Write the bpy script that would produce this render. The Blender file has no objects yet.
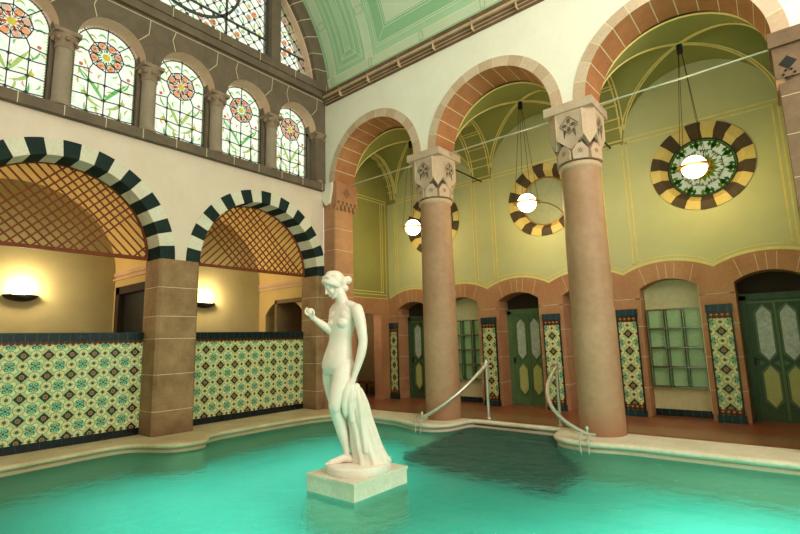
import bpy, bmesh, math, random
from mathutils import Vector, Matrix
random.seed(7)
C = bpy.context.scene.collection
PI = math.pi

# ------------------------------------------------------------------ colour and shader helpers
def lin(c):
    out = []
    for v in c[:3]:
        v = v / 255.0
        out.append(v / 12.92 if v <= 0.04045 else ((v + 0.055) / 1.055) ** 2.4)
    return (out[0], out[1], out[2], 1.0)

class NT:
    """tiny expression layer over a shader node tree"""
    def __init__(s, mat):
        mat.use_nodes = True
        s.t = mat.node_tree
        s.t.nodes.clear()
        s.out = s.t.nodes.new('ShaderNodeOutputMaterial')
    def new(s, kind, **kw):
        n = s.t.nodes.new(kind)
        for k, v in kw.items(): setattr(n, k, v)
        return n
    def put(s, sock, v):
        if isinstance(v, bpy.types.NodeSocket): s.t.links.new(v, sock)
        else: sock.default_value = v
    def m(s, op, a, b=None, c=None):
        n = s.new('ShaderNodeMath', operation=op)
        s.put(n.inputs[0], a)
        if b is not None: s.put(n.inputs[1], b)
        if c is not None: s.put(n.inputs[2], c)
        return n.outputs[0]
    def mix(s, f, a, b):
        n = s.new('ShaderNodeMix', data_type='RGBA')
        s.put(n.inputs[0], f); s.put(n.inputs[6], a); s.put(n.inputs[7], b)
        return n.outputs[2]
    def coords(s, kind='Object'):
        n = s.new('ShaderNodeTexCoord')
        return n.outputs[kind]
    def xyz(s, kind='Object'):
        n = s.new('ShaderNodeSeparateXYZ')
        s.t.links.new(s.coords(kind), n.inputs[0])
        return n.outputs[0], n.outputs[1], n.outputs[2]
    def noise(s, scale, detail=4, rough=.6, vec=None):
        n = s.new('ShaderNodeTexNoise')
        n.inputs['Scale'].default_value = scale
        n.inputs['Detail'].default_value = detail
        n.inputs['Roughness'].default_value = rough
        s.t.links.new(vec if vec is not None else s.coords(), n.inputs['Vector'])
        return n.outputs['Fac']
    def rampf(s, f, a, b):
        n = s.new('ShaderNodeMapRange')
        n.inputs[1].default_value = a; n.inputs[2].default_value = b
        s.put(n.inputs[0], f)
        return n.outputs[0]
    def bump(s, h, strength=.3, dist=.02):
        n = s.new('ShaderNodeBump')
        n.inputs['Strength'].default_value = strength
        n.inputs['Distance'].default_value = dist
        s.put(n.inputs['Height'], h)
        return n.outputs[0]
    def pbr(s, col, rough=.6, metal=0.0, normal=None, emit=None, estr=0.0, spec=.5, trans=None):
        b = s.new('ShaderNodeBsdfPrincipled')
        s.put(b.inputs['Base Color'], col); s.put(b.inputs['Roughness'], rough)
        b.inputs['Metallic'].default_value = metal
        b.inputs['Specular IOR Level'].default_value = spec
        if normal is not None: s.t.links.new(normal, b.inputs['Normal'])
        if emit is not None:
            s.put(b.inputs['Emission Color'], emit); b.inputs['Emission Strength'].default_value = estr
        s.t.links.new(b.outputs[0], s.out.inputs[0])
        return b

def mat(name, c1, c2=None, rough=.65, scale=3.0, bump=.15, bscale=40.0, metal=0.0, spec=.4, grime=None, mott=.25):
    m = bpy.data.materials.new(name)
    n = NT(m)
    if c2 is None: c2 = tuple(v * .86 for v in c1)
    f = n.rampf(n.noise(scale, 6), .3, .7)
    col = n.mix(f, lin(c1), lin(c2))
    f2 = n.rampf(n.noise(scale * 9, 3), .35, .75)
    col = n.mix(n.m('MULTIPLY', f2, mott), col, lin(tuple(v * .72 for v in c2)))
    if grime:
        gc, z0, z1 = grime
        x, y, z = n.xyz()
        g = n.rampf(n.m('ADD', z, n.m('MULTIPLY', n.noise(4, 4), .5 * (z1 - z0))), z1, z0)
        col = n.mix(n.m('MULTIPLY', g, .75), col, lin(gc))
    nm = n.bump(n.noise(bscale, 4), bump, .01) if bump else None
    n.pbr(col, rough, metal, nm, spec=spec)
    return m

def emat(name, col, strength):
    m = bpy.data.materials.new(name); n = NT(m)
    f = n.rampf(n.noise(2.0, 1), 0, 1)
    e = n.new('ShaderNodeEmission')
    n.put(e.inputs[0], n.mix(n.m('MULTIPLY', f, .05), lin(col), (1, 1, 1, 1))); e.inputs[1].default_value = strength
    n.t.links.new(e.outputs[0], n.out.inputs[0])
    return m

def glassmat(name, col, col2=None, scale=7.0, frost=.25):
    """coloured window glass: lets the daylight behind it through"""
    m = bpy.data.materials.new(name); n = NT(m)
    c = n.mix(n.rampf(n.noise(scale, 3), .35, .65), lin(col), lin(col2 or tuple(v * .9 for v in col)))
    t = n.new('ShaderNodeBsdfTransparent'); n.put(t.inputs[0], c)
    d = n.new('ShaderNodeBsdfTranslucent'); n.put(d.inputs[0], c)
    mx = n.new('ShaderNodeMixShader'); mx.inputs[0].default_value = frost
    n.t.links.new(t.outputs[0], mx.inputs[1]); n.t.links.new(d.outputs[0], mx.inputs[2])
    n.t.links.new(mx.outputs[0], n.out.inputs[0])
    return m

TP = .3413   # pitch of the tile motif
def tilemat(name, ua, v0=.4956, u0=0.0):
    """glazed majolica: dark star diamonds with orange rings, cream petals, turquoise spots"""
    m = bpy.data.materials.new(name); n = NT(m)
    ax = n.xyz()
    M = n.m
    u = M('DIVIDE', M('SUBTRACT', ax[ua], u0), TP); v = M('DIVIDE', M('SUBTRACT', ax[2], v0), TP)
    au = M('ABSOLUTE', M('SUBTRACT', u, M('ROUND', u))); av = M('ABSOLUTE', M('SUBTRACT', v, M('ROUND', v)))
    bu = M('SUBTRACT', .5, au); bv = M('SUBTRACT', .5, av)
    def dist(a, b): return M('SQRT', M('ADD', M('MULTIPLY', a, a), M('MULTIPLY', b, b)))
    lt = lambda a, b: M('LESS_THAN', a, b)
    col = lin((188, 206, 150))
    eyes = (dist(bu, av), dist(au, bv))
    q = dist(M('SUBTRACT', au, .30), M('SUBTRACT', av, .30))
    col = n.mix(lt(q, .135), col, lin((120, 168, 120)))
    col = n.mix(lt(q, .115), col, lin((236, 226, 172)))
    for e in eyes:
        col = n.mix(lt(e, .235), col, lin((104, 160, 122)))
        col = n.mix(lt(e, .212), col, lin((236, 226, 172)))
    for e in eyes:
        col = n.mix(lt(M('ABSOLUTE', M('SUBTRACT', e, .12)), .012), col, lin((196, 176, 108)))
        col = n.mix(lt(e, .08), col, lin((30, 92, 62)))
    d4 = dist(M('SUBTRACT', bu, .115), M('SUBTRACT', bv, .115))
    col = n.mix(lt(d4, .088), col, lin((22, 132, 112)))
    col = n.mix(lt(dist(M('SUBTRACT', bu, .10), M('SUBTRACT', bv, .135)), .036), col, lin((130, 228, 208)))  # small pale highlight painted into each turquoise spot
    col = n.mix(lt(dist(bu, bv), .055), col, lin((24, 62, 50)))
    dark = M('MAXIMUM', lt(M('ADD', au, av), .27), lt(M('ADD', M('SQRT', au), M('SQRT', av)), .62))
    col = n.mix(dark, col, lin((20, 24, 30)))
    r = dist(au, av)
    col = n.mix(lt(M('ABSOLUTE', M('SUBTRACT', r, .085)), .019), col, lin((196, 138, 84)))
    col = n.mix(lt(r, .035), col, lin((120, 150, 110)))
    g = M('MAXIMUM', lt(bu, .006), lt(bv, .006))
    col = n.mix(g, col, lin((70, 90, 70)))
    col = n.mix(M('MULTIPLY', n.rampf(n.noise(9, 4), .3, .7), .22), col, lin((150, 130, 70)))
    n.pbr(col, .22, spec=.5, normal=n.bump(n.noise(60, 2), .08, .004))
    return m

def gridmat(name, c1, c2, grout, pu, ua, rough=.25, v=None):
    """plain glazed tiles with joints every pu along axis ua (and v=(axis, pitch))"""
    m = bpy.data.materials.new(name); n = NT(m)
    ax = n.xyz(); M = n.m
    q = M('DIVIDE', ax[ua], pu)
    f = M('FRACT', q)
    col = n.mix(n.rampf(n.noise(5, 3), .3, .7), lin(c1), lin(c2))
    g = M('LESS_THAN', f, .035)
    if v: g = M('MAXIMUM', g, M('LESS_THAN', M('FRACT', M('DIVIDE', ax[v[0]], v[1])), .05))
    col = n.mix(g, col, lin(grout))
    n.pbr(col, rough, spec=.5)
    return m

def dotband(name, ua, pu):
    """moulded brown band with a row of orange leaves"""
    m = bpy.data.materials.new(name); n = NT(m)
    ax = n.xyz(); M = n.m
    f = M('ABSOLUTE', M('SUBTRACT', M('FRACT', M('DIVIDE', ax[ua], pu)), .5))
    w = M('ABSOLUTE', M('SUBTRACT', M('FRACT', M('DIVIDE', ax[2], .075)), .5))
    col = n.mix(M('LESS_THAN', M('ADD', f, w), .36), lin((62, 40, 24)), lin((190, 116, 56)))
    col = n.mix(M('LESS_THAN', M('ADD', f, w), .13), col, lin((226, 180, 90)))
    n.pbr(col, .3)
    return m

# ------------------------------------------------------------------ mesh helpers
class MB:
    def __init__(s): s.v = []; s.f = []; s.m = []; s.s = []
    def add(s, vs, fs, mi=0, smooth=False):
        o = len(s.v); s.v += [tuple(p) for p in vs]
        for f in fs:
            s.f.append(tuple(i + o for i in f)); s.m.append(mi); s.s.append(smooth)
        return s
    def box(s, x0, y0, z0, x1, y1, z1, mi=0):
        x0, x1 = min(x0, x1), max(x0, x1); y0, y1 = min(y0, y1), max(y0, y1); z0, z1 = min(z0, z1), max(z0, z1)
        return s.add([(x0,y0,z0),(x1,y0,z0),(x1,y1,z0),(x0,y1,z0),(x0,y0,z1),(x1,y0,z1),(x1,y1,z1),(x0,y1,z1)],
                     [(3,2,1,0),(4,5,6,7),(0,1,5,4),(1,2,6,5),(2,3,7,6),(3,0,4,7)], mi)
    def prism(s, poly, vec, mi=0):
        n = len(poly); a = [Vector(p) for p in poly]; b = [p + Vector(vec) for p in a]
        return s.add(a + b, [tuple(range(n - 1, -1, -1)), tuple(range(n, 2 * n))] + [(i, (i + 1) % n, n + (i + 1) % n, n + i) for i in range(n)], mi)
    def poly(s, pts, mi=0): return s.add(pts, [tuple(range(len(pts)))], mi)
    def tube(s, pts, r, n=8, mi=0, closed=False, smooth=True, flat=None):
        pts = [Vector(p) for p in pts]; k = len(pts)
        rs = r if isinstance(r, (list, tuple)) else [r] * k
        vs = []; up = None
        for i, p in enumerate(pts):
            if closed: t = pts[(i + 1) % k] - pts[i - 1]
            else: t = pts[min(i + 1, k - 1)] - pts[max(i - 1, 0)]
            t.normalize()
            if up is None:
                up = Vector((0, 0, 1)) if abs(t.z) < .9 else Vector((1, 0, 0))
            a = up - t * up.dot(t)
            if a.length < 1e-5: a = t.orthogonal()
            a.normalize(); b = t.cross(a); up = a
            for j in range(n):
                th = 2 * PI * j / n
                vs.append(p + (a * math.cos(th) + b * math.sin(th)) * rs[i])
        fs = []
        for i in range(k if closed else k - 1):
            i2 = (i + 1) % k
            for j in range(n):
                fs.append((i * n + j, i * n + (j + 1) % n, i2 * n + (j + 1) % n, i2 * n + j))
        s.add(vs, fs, mi, smooth)
        if not closed:
            s.add(vs[:n], [tuple(range(n - 1, -1, -1))], mi); s.add(vs[-n:], [tuple(range(n))], mi)
        return s
    def lathe(s, prof, cen=(0, 0, 0), n=32, mi=0, smooth=True, sx=1, sy=1):
        vs = []; fs = []; k = len(prof)
        for r, z in prof:
            for j in range(n):
                th = 2 * PI * j / n
                vs.append((cen[0] + r * sx * math.cos(th), cen[1] + r * sy * math.sin(th), cen[2] + z))
        for i in range(k - 1):
            for j in range(n): fs.append((i * n + j, i * n + (j + 1) % n, (i + 1) * n + (j + 1) % n, (i + 1) * n + j))
        s.add(vs, fs, mi, smooth)
        if prof[0][0] > 1e-4: s.add(vs[:n], [tuple(range(n - 1, -1, -1))], mi)
        if prof[-1][0] > 1e-4: s.add(vs[-n:], [tuple(range(n))], mi)
        return s
    def build(s, name, mats, parent=None, loc=None, weld=False):
        me = bpy.data.meshes.new(name)
        me.from_pydata(s.v, [], s.f)
        for m in (mats if isinstance(mats, (list, tuple)) else [mats]): me.materials.append(m)
        for p, mi, sm in zip(me.polygons, s.m, s.s): p.material_index = mi; p.use_smooth = sm
        bm = bmesh.new(); bm.from_mesh(me)
        if weld: bmesh.ops.remove_doubles(bm, verts=bm.verts, dist=1e-5)
        bmesh.ops.recalc_face_normals(bm, faces=bm.faces)
        bm.to_mesh(me); bm.free()
        o = bpy.data.objects.new(name, me); C.objects.link(o)
        if parent is not None: o.parent = parent
        if loc is not None: o.location = loc
        return o

def tag(o, label, cat, group=None, kind=None):
    o['label'] = label; o['category'] = cat
    if group: o['group'] = group
    if kind: o['kind'] = kind
    return o
def thing(name, label, cat, loc=(0, 0, 0), rz=0, group=None, kind=None):
    o = bpy.data.objects.new(name, None); C.objects.link(o)
    o.empty_display_size = .1
    o.location = loc; o.rotation_euler = (0, 0, rz)
    return tag(o, label, cat, group, kind)
def dup(root, loc, label, rz=None, name=None):
    r = root.copy(); C.objects.link(r); r.location = loc
    if rz is not None: r.rotation_euler = (0, 0, rz)
    if name: r.name = name
    r['label'] = label
    for ch in list(root.children):
        c = ch.copy(); C.objects.link(c); c.parent = r
        for g in list(ch.children):
            d = g.copy(); C.objects.link(d); d.parent = c
    return r

# map (u, d, z) -> world for walls: 'x' walls run along x (u=x, depth=y); 'y' walls run along y (u=y, depth=x)
def P3(axis, u, d, z): return (u, d, z) if axis == 'x' else (d, u, z)

def profile_wall(mb, axis, us, lo, hi, d0, d1, mi=0, mis=None):
    """solid wall between lower curve lo(u) and upper curve hi(u), depth d0..d1"""
    n = len(us); vs = []
    for u, a, b in zip(us, lo, hi):
        vs += [P3(axis, u, d0, a), P3(axis, u, d0, b), P3(axis, u, d1, a), P3(axis, u, d1, b)]
    fs = []; soff = []
    for i in range(n - 1):
        a = i * 4; b = a + 4
        if abs(us[i + 1] - us[i]) < 1e-6:
            soff.append((a, b, b + 2, a + 2)); continue
        fs += [(a, b, b + 1, a + 1), (a + 2, a + 3, b + 3, b + 2), (a + 1, b + 1, b + 3, a + 3)]
        soff.append((a, a + 2, b + 2, b))
    fs += [(0, 1, 3, 2), (4 * n - 4, 4 * n - 2, 4 * n - 1, 4 * n - 3)]
    mb.add(vs, fs, mi); mb.add(vs, soff, mi if mis is None else mis)

def arch_us(cs, r, u0, u1, n=28):
    """sample positions along a wall with round arches centred at cs; returns [(u, height above spring or None)]"""
    pts = [(u0, None)]
    for c in cs:
        pts.append((c - r, None)); 
        for k in range(n + 1):
            th = PI - PI * k / n
            pts.append((c + r * math.cos(th), r * math.sin(th)))
        pts.append((c + r, None))
    pts.append((u1, None))
    return [p for p in pts if u0 - 1e-6 <= p[0] <= u1 + 1e-6]

def arch_ring(mb, axis, c, zc, r0, r1, d0, d1, n, a0=0.0, a1=PI, pick=None, mort=None, gap=.012, seg=4, taper=0.0, soff=None):
    """voussoirs as blocks; pick(k) -> material slot; mort = slot of the joints; taper shrinks the inner radius at the back"""
    for k in range(n):
        t0 = a0 + (a1 - a0) * k / n; t1 = a0 + (a1 - a0) * (k + 1) / n
        def sector(ta, tb, mi, sg, e=0.0):
            vs = []
            for i in range(sg + 1):
                t = ta + (tb - ta) * i / sg
                for (r, d) in ((r0 + e, d0 + (e if d0 < d1 else -e)), (r1, d0 + (e if d0 < d1 else -e)), (r1, d1), (r0 - taper, d1)):
                    vs.append(P3(axis, c + r * math.cos(t), d, zc + r * math.sin(t)))
            fs = []; f2 = []
            for i in range(sg):
                a = i * 4; b = a + 4
                fs += [(a, a + 1, b + 1, b), (a + 1, a + 2, b + 2, b + 1), (a + 2, a + 3, b + 3, b + 2)]; f2.append((a + 3, a, b, b + 3))
            fs += [(0, 3, 2, 1), (4 * sg, 4 * sg + 1, 4 * sg + 2, 4 * sg + 3)]
            mb.add(vs, fs, mi); mb.add(vs, f2, mi if (soff is None or mi == mort) else soff)
        g = gap / r1 / 2 if mort is not None else 0
        sector(t0 + g, t1 - g, pick(k) if pick else 0, seg)
        if mort is not None:
            sector(t1 - g, t1 + g if k < n - 1 else t1, mort, 1, .002)
            if k == 0: sector(t0, t0 + g, mort, 1, .002)

def courses(mb, x0, y0, x1, y1, zs, mi=0, mj=1, ch=0.0, j=.011):
    """squared stone pier in courses with pale joints; ch chamfers the four upright edges"""
    def ring(e):
        a, b, c, d = x0 + e, y0 + e, x1 - e, y1 - e
        if ch <= 0: return [(a, b), (c, b), (c, d), (a, d)]
        return [(a + ch, b), (c - ch, b), (c, b + ch), (c, d - ch), (c - ch, d), (a + ch, d), (a, d - ch), (a, b + ch)]
    for i in range(len(zs) - 1):
        z0, z1 = zs[i], zs[i + 1]
        p = ring(0)
        mb.prism([(x, y, z0 + (j if i else 0)) for x, y in p], (0, 0, z1 - z0 - (j if i else 0)), mi)
        if i:
            q = ring(.002)
            mb.prism([(x, y, z0) for x, y in q], (0, 0, j), mj)

def strip(mb, axis, pts, d, w, mi):
    """flat painted line of width w through wall points (u, z) at depth d"""
    n = len(pts)
    L = []; R = []
    for i, (u, z) in enumerate(pts):
        a = pts[max(i - 1, 0)]; b = pts[min(i + 1, n - 1)]
        du, dz = b[0] - a[0], b[1] - a[1]; l = math.hypot(du, dz) or 1
        nu, nz = -dz / l * w / 2, du / l * w / 2
        L.append(P3(axis, u + nu, d, z + nz)); R.append(P3(axis, u - nu, d, z - nz))
    mb.add(L + R, [(i, i + 1, n + i + 1, n + i) for i in range(n - 1)], mi)
WORLD, EXPOSURE = 1.4, 0.0
# ------------------------------------------------------------------ materials
plaster_left = mat('plaster_warm', (232, 212, 196), (224, 202, 185), .8, 1.2, .06, 60, mott=.06)
plaster_right = mat('plaster_white', (244, 236, 224), (238, 229, 215), .8, 1.2, .06, 60, mott=.06)
stone_dark = mat('stone_grey_brown', (126, 108, 92), (106, 90, 75), .8, 2.2, .2, 30)
stone_pier = mat('stone_pier', (178, 142, 104), (136, 102, 70), .75, 2.6, .2, 30, grime=((96, 72, 52), .02, .5))
stone_red = mat('stone_terracotta', (196, 146, 110), (176, 122, 88), .75, 1.6, .15, 30)
stone_col = mat('stone_column', (192, 154, 124), (168, 126, 96), .55, .9, .12, 30, grime=((150, 100, 70), 0.0, .6))
stone_ring = mat('stone_arch', (212, 182, 156), (196, 164, 138), .75, 2.0, .15, 30)
stone_soff_lit = mat('stone_arch_soffit_lit', (190, 130, 88), (168, 110, 72), .75, 2.0, .15, 30)  # orange of the warm lamp light put into the soffit colour
stone_ring2 = mat('stone_arch_paler', (222, 196, 174), (206, 178, 156), .75, 2.0, .15, 30)
stone_pink = mat('stone_pink', (232, 196, 172), (220, 180, 154), .75, 2.0, .1, 30)
mortar = mat('mortar', (232, 216, 184), (214, 196, 160), .9, 6, .05)
black_stone = mat('voussoir_dark_green', (52, 64, 60), (40, 52, 50), .9, 4, .05, spec=.05)
white_stone = mat('voussoir_white', (234, 226, 208), (220, 210, 190), .9, 3, .05, spec=.1)
mint = mat('vault_green', (186, 212, 178), (172, 204, 166), .85, .8, .04, mott=.06)
mint_dark = mat('vault_green_deep', (158, 196, 156), (148, 188, 146), .85, .8, .04, mott=.06)
mint_pale = mat('vault_green_pale', (212, 220, 194), (202, 214, 186), .85, .8, .04, mott=.06)
mint_line = mat('vault_line', (226, 234, 212), (214, 226, 202), .85, 3, .02, mott=.06)
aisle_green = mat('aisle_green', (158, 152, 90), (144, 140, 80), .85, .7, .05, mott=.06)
aisle_pale = mat('aisle_wall_green', (204, 199, 154), (190, 186, 138), .85, .6, .05, mott=.06)  # paler copy of the aisle green, lamp light put into the colour
gold = mat('painted_gold', (238, 218, 146), (226, 202, 124), .6, 5, .02)
cornice_m = mat('cornice_stone', (128, 98, 76), (104, 78, 60), .7, 4, .1)
cornice_l = mat('cornice_light', (206, 178, 146), (190, 160, 128), .7, 4, .1)
wood_lat = mat('lattice_wood', (140, 72, 38), (116, 56, 28), .6, 8, .05, spec=.2)
tile_dark = gridmat('tiles_dark_blue_y', (16, 40, 42), (9, 28, 30), (70, 92, 92), .155, 1)
tile_darkx = gridmat('tiles_dark_blue_x', (22, 52, 58), (12, 34, 42), (96, 116, 108), .135, 0)
tile_base = gridmat('tiles_black_y', (20, 30, 38), (12, 20, 27), (52, 66, 72), .155, 1)
tile_edge = mat('tile_edge_teal', (20, 66, 64), (16, 50, 52), .3, 5, 0)
band_y = dotband('moulded_band_y', 1, .085)
band_x = dotband('moulded_band_x', 0, .085)
majolica_y = tilemat('majolica_y', 1)
majolica_x = tilemat('majolica_x', 0, v0=.585)
coping_m = mat('coping_stone', (222, 203, 168), (196, 172, 132), .6, 2.0, .12, 40, grime=((130, 104, 70), -.16, -.02))
coping_w = mat('coping_stone_white', (236, 226, 206), (216, 202, 176), .55, 2.0, .12, 40, grime=((150, 124, 90), -.16, -.03))
room_m = mat('room_plaster', (186, 172, 122), (170, 156, 108), .85, .8, .06, mott=.06)
room_vault = mat('room_vault_plaster', (236, 206, 140), (226, 194, 128), .85, .8, .06, mott=.06)
door_green = mat('door_green', (72, 98, 66), (60, 86, 56), .45, 3, .05)
door_green_l = mat('door_green_light', (104, 132, 88), (92, 120, 80), .45, 3, .05)
door_panel_m = mat('door_panel_yellow', (198, 198, 130), (184, 186, 118), .5, 3, .05)
frost_m = mat('frosted_glass', (206, 214, 204), (160, 172, 164), .25, 14, .25, 50, spec=.6)
dark_m = mat('frame_brown_and_shade', (70, 54, 42), (58, 44, 34), .8, 2, .05)  # own brown of the doorway frame; recess shade painted on the tympana
brown_wood = mat('brown_wood', (104, 62, 32), (84, 48, 24), .5, 6, .1)
niche_m = mat('niche_plaster', (232, 220, 178), (220, 206, 164), .85, 1.0, .05)
chrome = mat('chrome', (200, 200, 196), (180, 182, 180), .18, 5, 0, metal=1.0)
steel = mat('brushed_steel', (226, 220, 206), (208, 202, 190), .3, 6, .03, metal=.6)
iron = mat('iron_black', (34, 32, 28), (26, 25, 22), .5, 6, .05)
brass = mat('brass', (196, 150, 70), (176, 128, 52), .35, 6, .03, metal=.8)
lead = mat('lead_came', (46, 46, 52), (38, 38, 44), .6, 8, 0)
iron_grey = mat('window_iron', (84, 86, 80), (70, 72, 68), .6, 6, 0)
marble = mat('white_marble', (240, 227, 214), (228, 214, 200), .45, 2.5, .04, 30, mott=.06)
marble_base = mat('plinth_limestone', (232, 224, 206), (214, 206, 184), .6, 3, .1, 30, grime=((134, 128, 92), -.2, .06))
glow = emat('globe_glow', (255, 236, 180), 9.0)
bowl_glow = emat('bowl_glow', (255, 222, 150), 20.0)
carved = mat('carved_shadow', (112, 92, 76), (96, 78, 64), .8, 6, .05)  # shade of the carved recesses put into a dark colour

XF, XT, ZS = -9.2, -9.75, 3.27          # left wall: face, tile face, arch springing
AC = [-1.4, 2.48, 6.36]                 # centres of its big arches
RI, RO = 1.545, 1.83
YF, YB, YW = 8.12, 8.78, 10.55          # arcade wall front, back; rear aisle wall
BC = [-7.478, -4.3025, -1.1275, 2.0475] # centres of the arcade arches
SK = [-1.1275 - 1.5875 * k for k in range(-2, 6)]

def struct(o, label, cat, group=None): return tag(o, label, cat, group, 'structure')

# ------------------------------------------------------------------ left wall, lower half
mb = MB()
us = arch_us(AC[1:], RO - .015, .10, 8.12, 32)
profile_wall(mb, 'y', [u for u, h in us], [ZS if h is None else ZS + h for u, h in us], [5.5] * len(us), XF, XT)
struct(mb.build('wall_left', plaster_left), 'cream plaster wall above the two striped arches on the left', 'wall')

for i, c in enumerate(AC[1:]):
    mb = MB()
    arch_ring(mb, 'y', c, ZS, RI, RO, XF + .012, XT, 21, pick=lambda k: k % 2, seg=4)
    struct(mb.build('trim_%d' % (i + 1), [black_stone, white_stone]),
           ['round arch of dark green and white wedge stones at the left edge', 'round arch of dark green and white wedge stones nearer the corner'][i], 'arch')

PZ = [-.02, .43, 1.09, 1.75, 2.17, 2.72, 3.27]
def pier(name, x0, y0, x1, y1, zs, m, label, ch=.05):
    mb = MB(); courses(mb, x0, y0, x1, y1, zs, 0, 1, ch)
    return tag(mb.build(name, [m, mortar]), label, 'pier', kind='structure')
pier('stone_pier', XT - .1, 4.03, XF + .01, 4.82, PZ, stone_pier, 'square sandstone pier between the two tiled parapets')
pier('stone_pier', XT - .1, .15, XF + .01, .94, PZ, stone_pier, 'square sandstone pier at the near end of the tiled parapet')
pier('corner_pier', XT - .1, 7.90, XF, 8.78, PZ, stone_pier, 'sandstone pier in the room corner behind the statue')

def parapet(ynode, ya, yb, label):
    t = thing('tiled_parapet', label, 'parapet', (XT, ynode, 0), group='tiled parapets under the striped arches', kind='thing')
    a, b = ya - ynode, yb - ynode
    MB().box(-.16, a, .13, 0, b, 1.685).build('tile_panel', majolica_y, t)
    MB().box(-.18, a, 0, .012, b, .13).build('skirting_tiles', tile_base, t)
    MB().box(-.17, a, 1.685, .012, b, 1.745).build('moulded_band', band_y, t)
    m = MB().box(-.18, a, 1.745, .02, b, 1.875, 0); m.box(-.18, a, 1.875, .02, b, 1.89, 1)
    m.build('cap_tiles', [tile_dark, tile_edge], t)
parapet(2.1896, .94, 4.03, 'parapet of flowered tiles at the left edge, before the square pier')
parapet(5.3174, 4.82, 7.90, 'parapet of flowered tiles between the square pier and the statue')

def lattice(c, flip, label):
    t = thing('wooden_lattice', label, 'lattice', (XT + .06, c, 3.31), group='lattices in the striped arches', kind='thing')
    R = 1.515
    fr = MB()
    fr.tube([(0, R * math.cos(a), R * math.sin(a)) for a in [PI * k / 40 for k in range(41)]], .03, 6)
    fr.box(-.03, -R, -.03, .03, R, .035)
    fr.build('frame', wood_lat, t)
    sl = MB(); s = .178
    for d, dx in ((1, 0.0), (-1, .022)):
        for k in range(-24, 25):
            c0 = k * s
            if d == flip and (.42 < c0 * d < 1.12 or c0 * d < -1.43): continue      # fields of the screen without cross bars
            # line (c0 + d*q, q), q >= 0, inside circle R
            A, B, Cc = 2.0, 2 * c0 * d, c0 * c0 - R * R
            D = B * B - 4 * A * Cc
            if D <= 0: continue
            q0 = max(0.0, (-B - math.sqrt(D)) / 4); q1 = (-B + math.sqrt(D)) / 4
            if q1 <= q0 + .05: continue
            a = Vector((dx, c0 + d * q0, q0)); b = Vector((dx, c0 + d * q1, q1))
            n = Vector((0, -d, 1)).normalized() if d > 0 else Vector((0, 1, 1)).normalized()
            w = .014
            p = [a + n * w, b + n * w, b - n * w, a - n * w]
            sl.prism([q - Vector((.009, 0, 0)) for q in p], (.018, 0, 0))
    sl.build('lattice_bars', wood_lat, t)
lattice(AC[1], 1, 'wooden lattice filling the striped arch at the left edge')
lattice(AC[2], -1, 'wooden lattice filling the striped arch nearer the corner')

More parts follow.
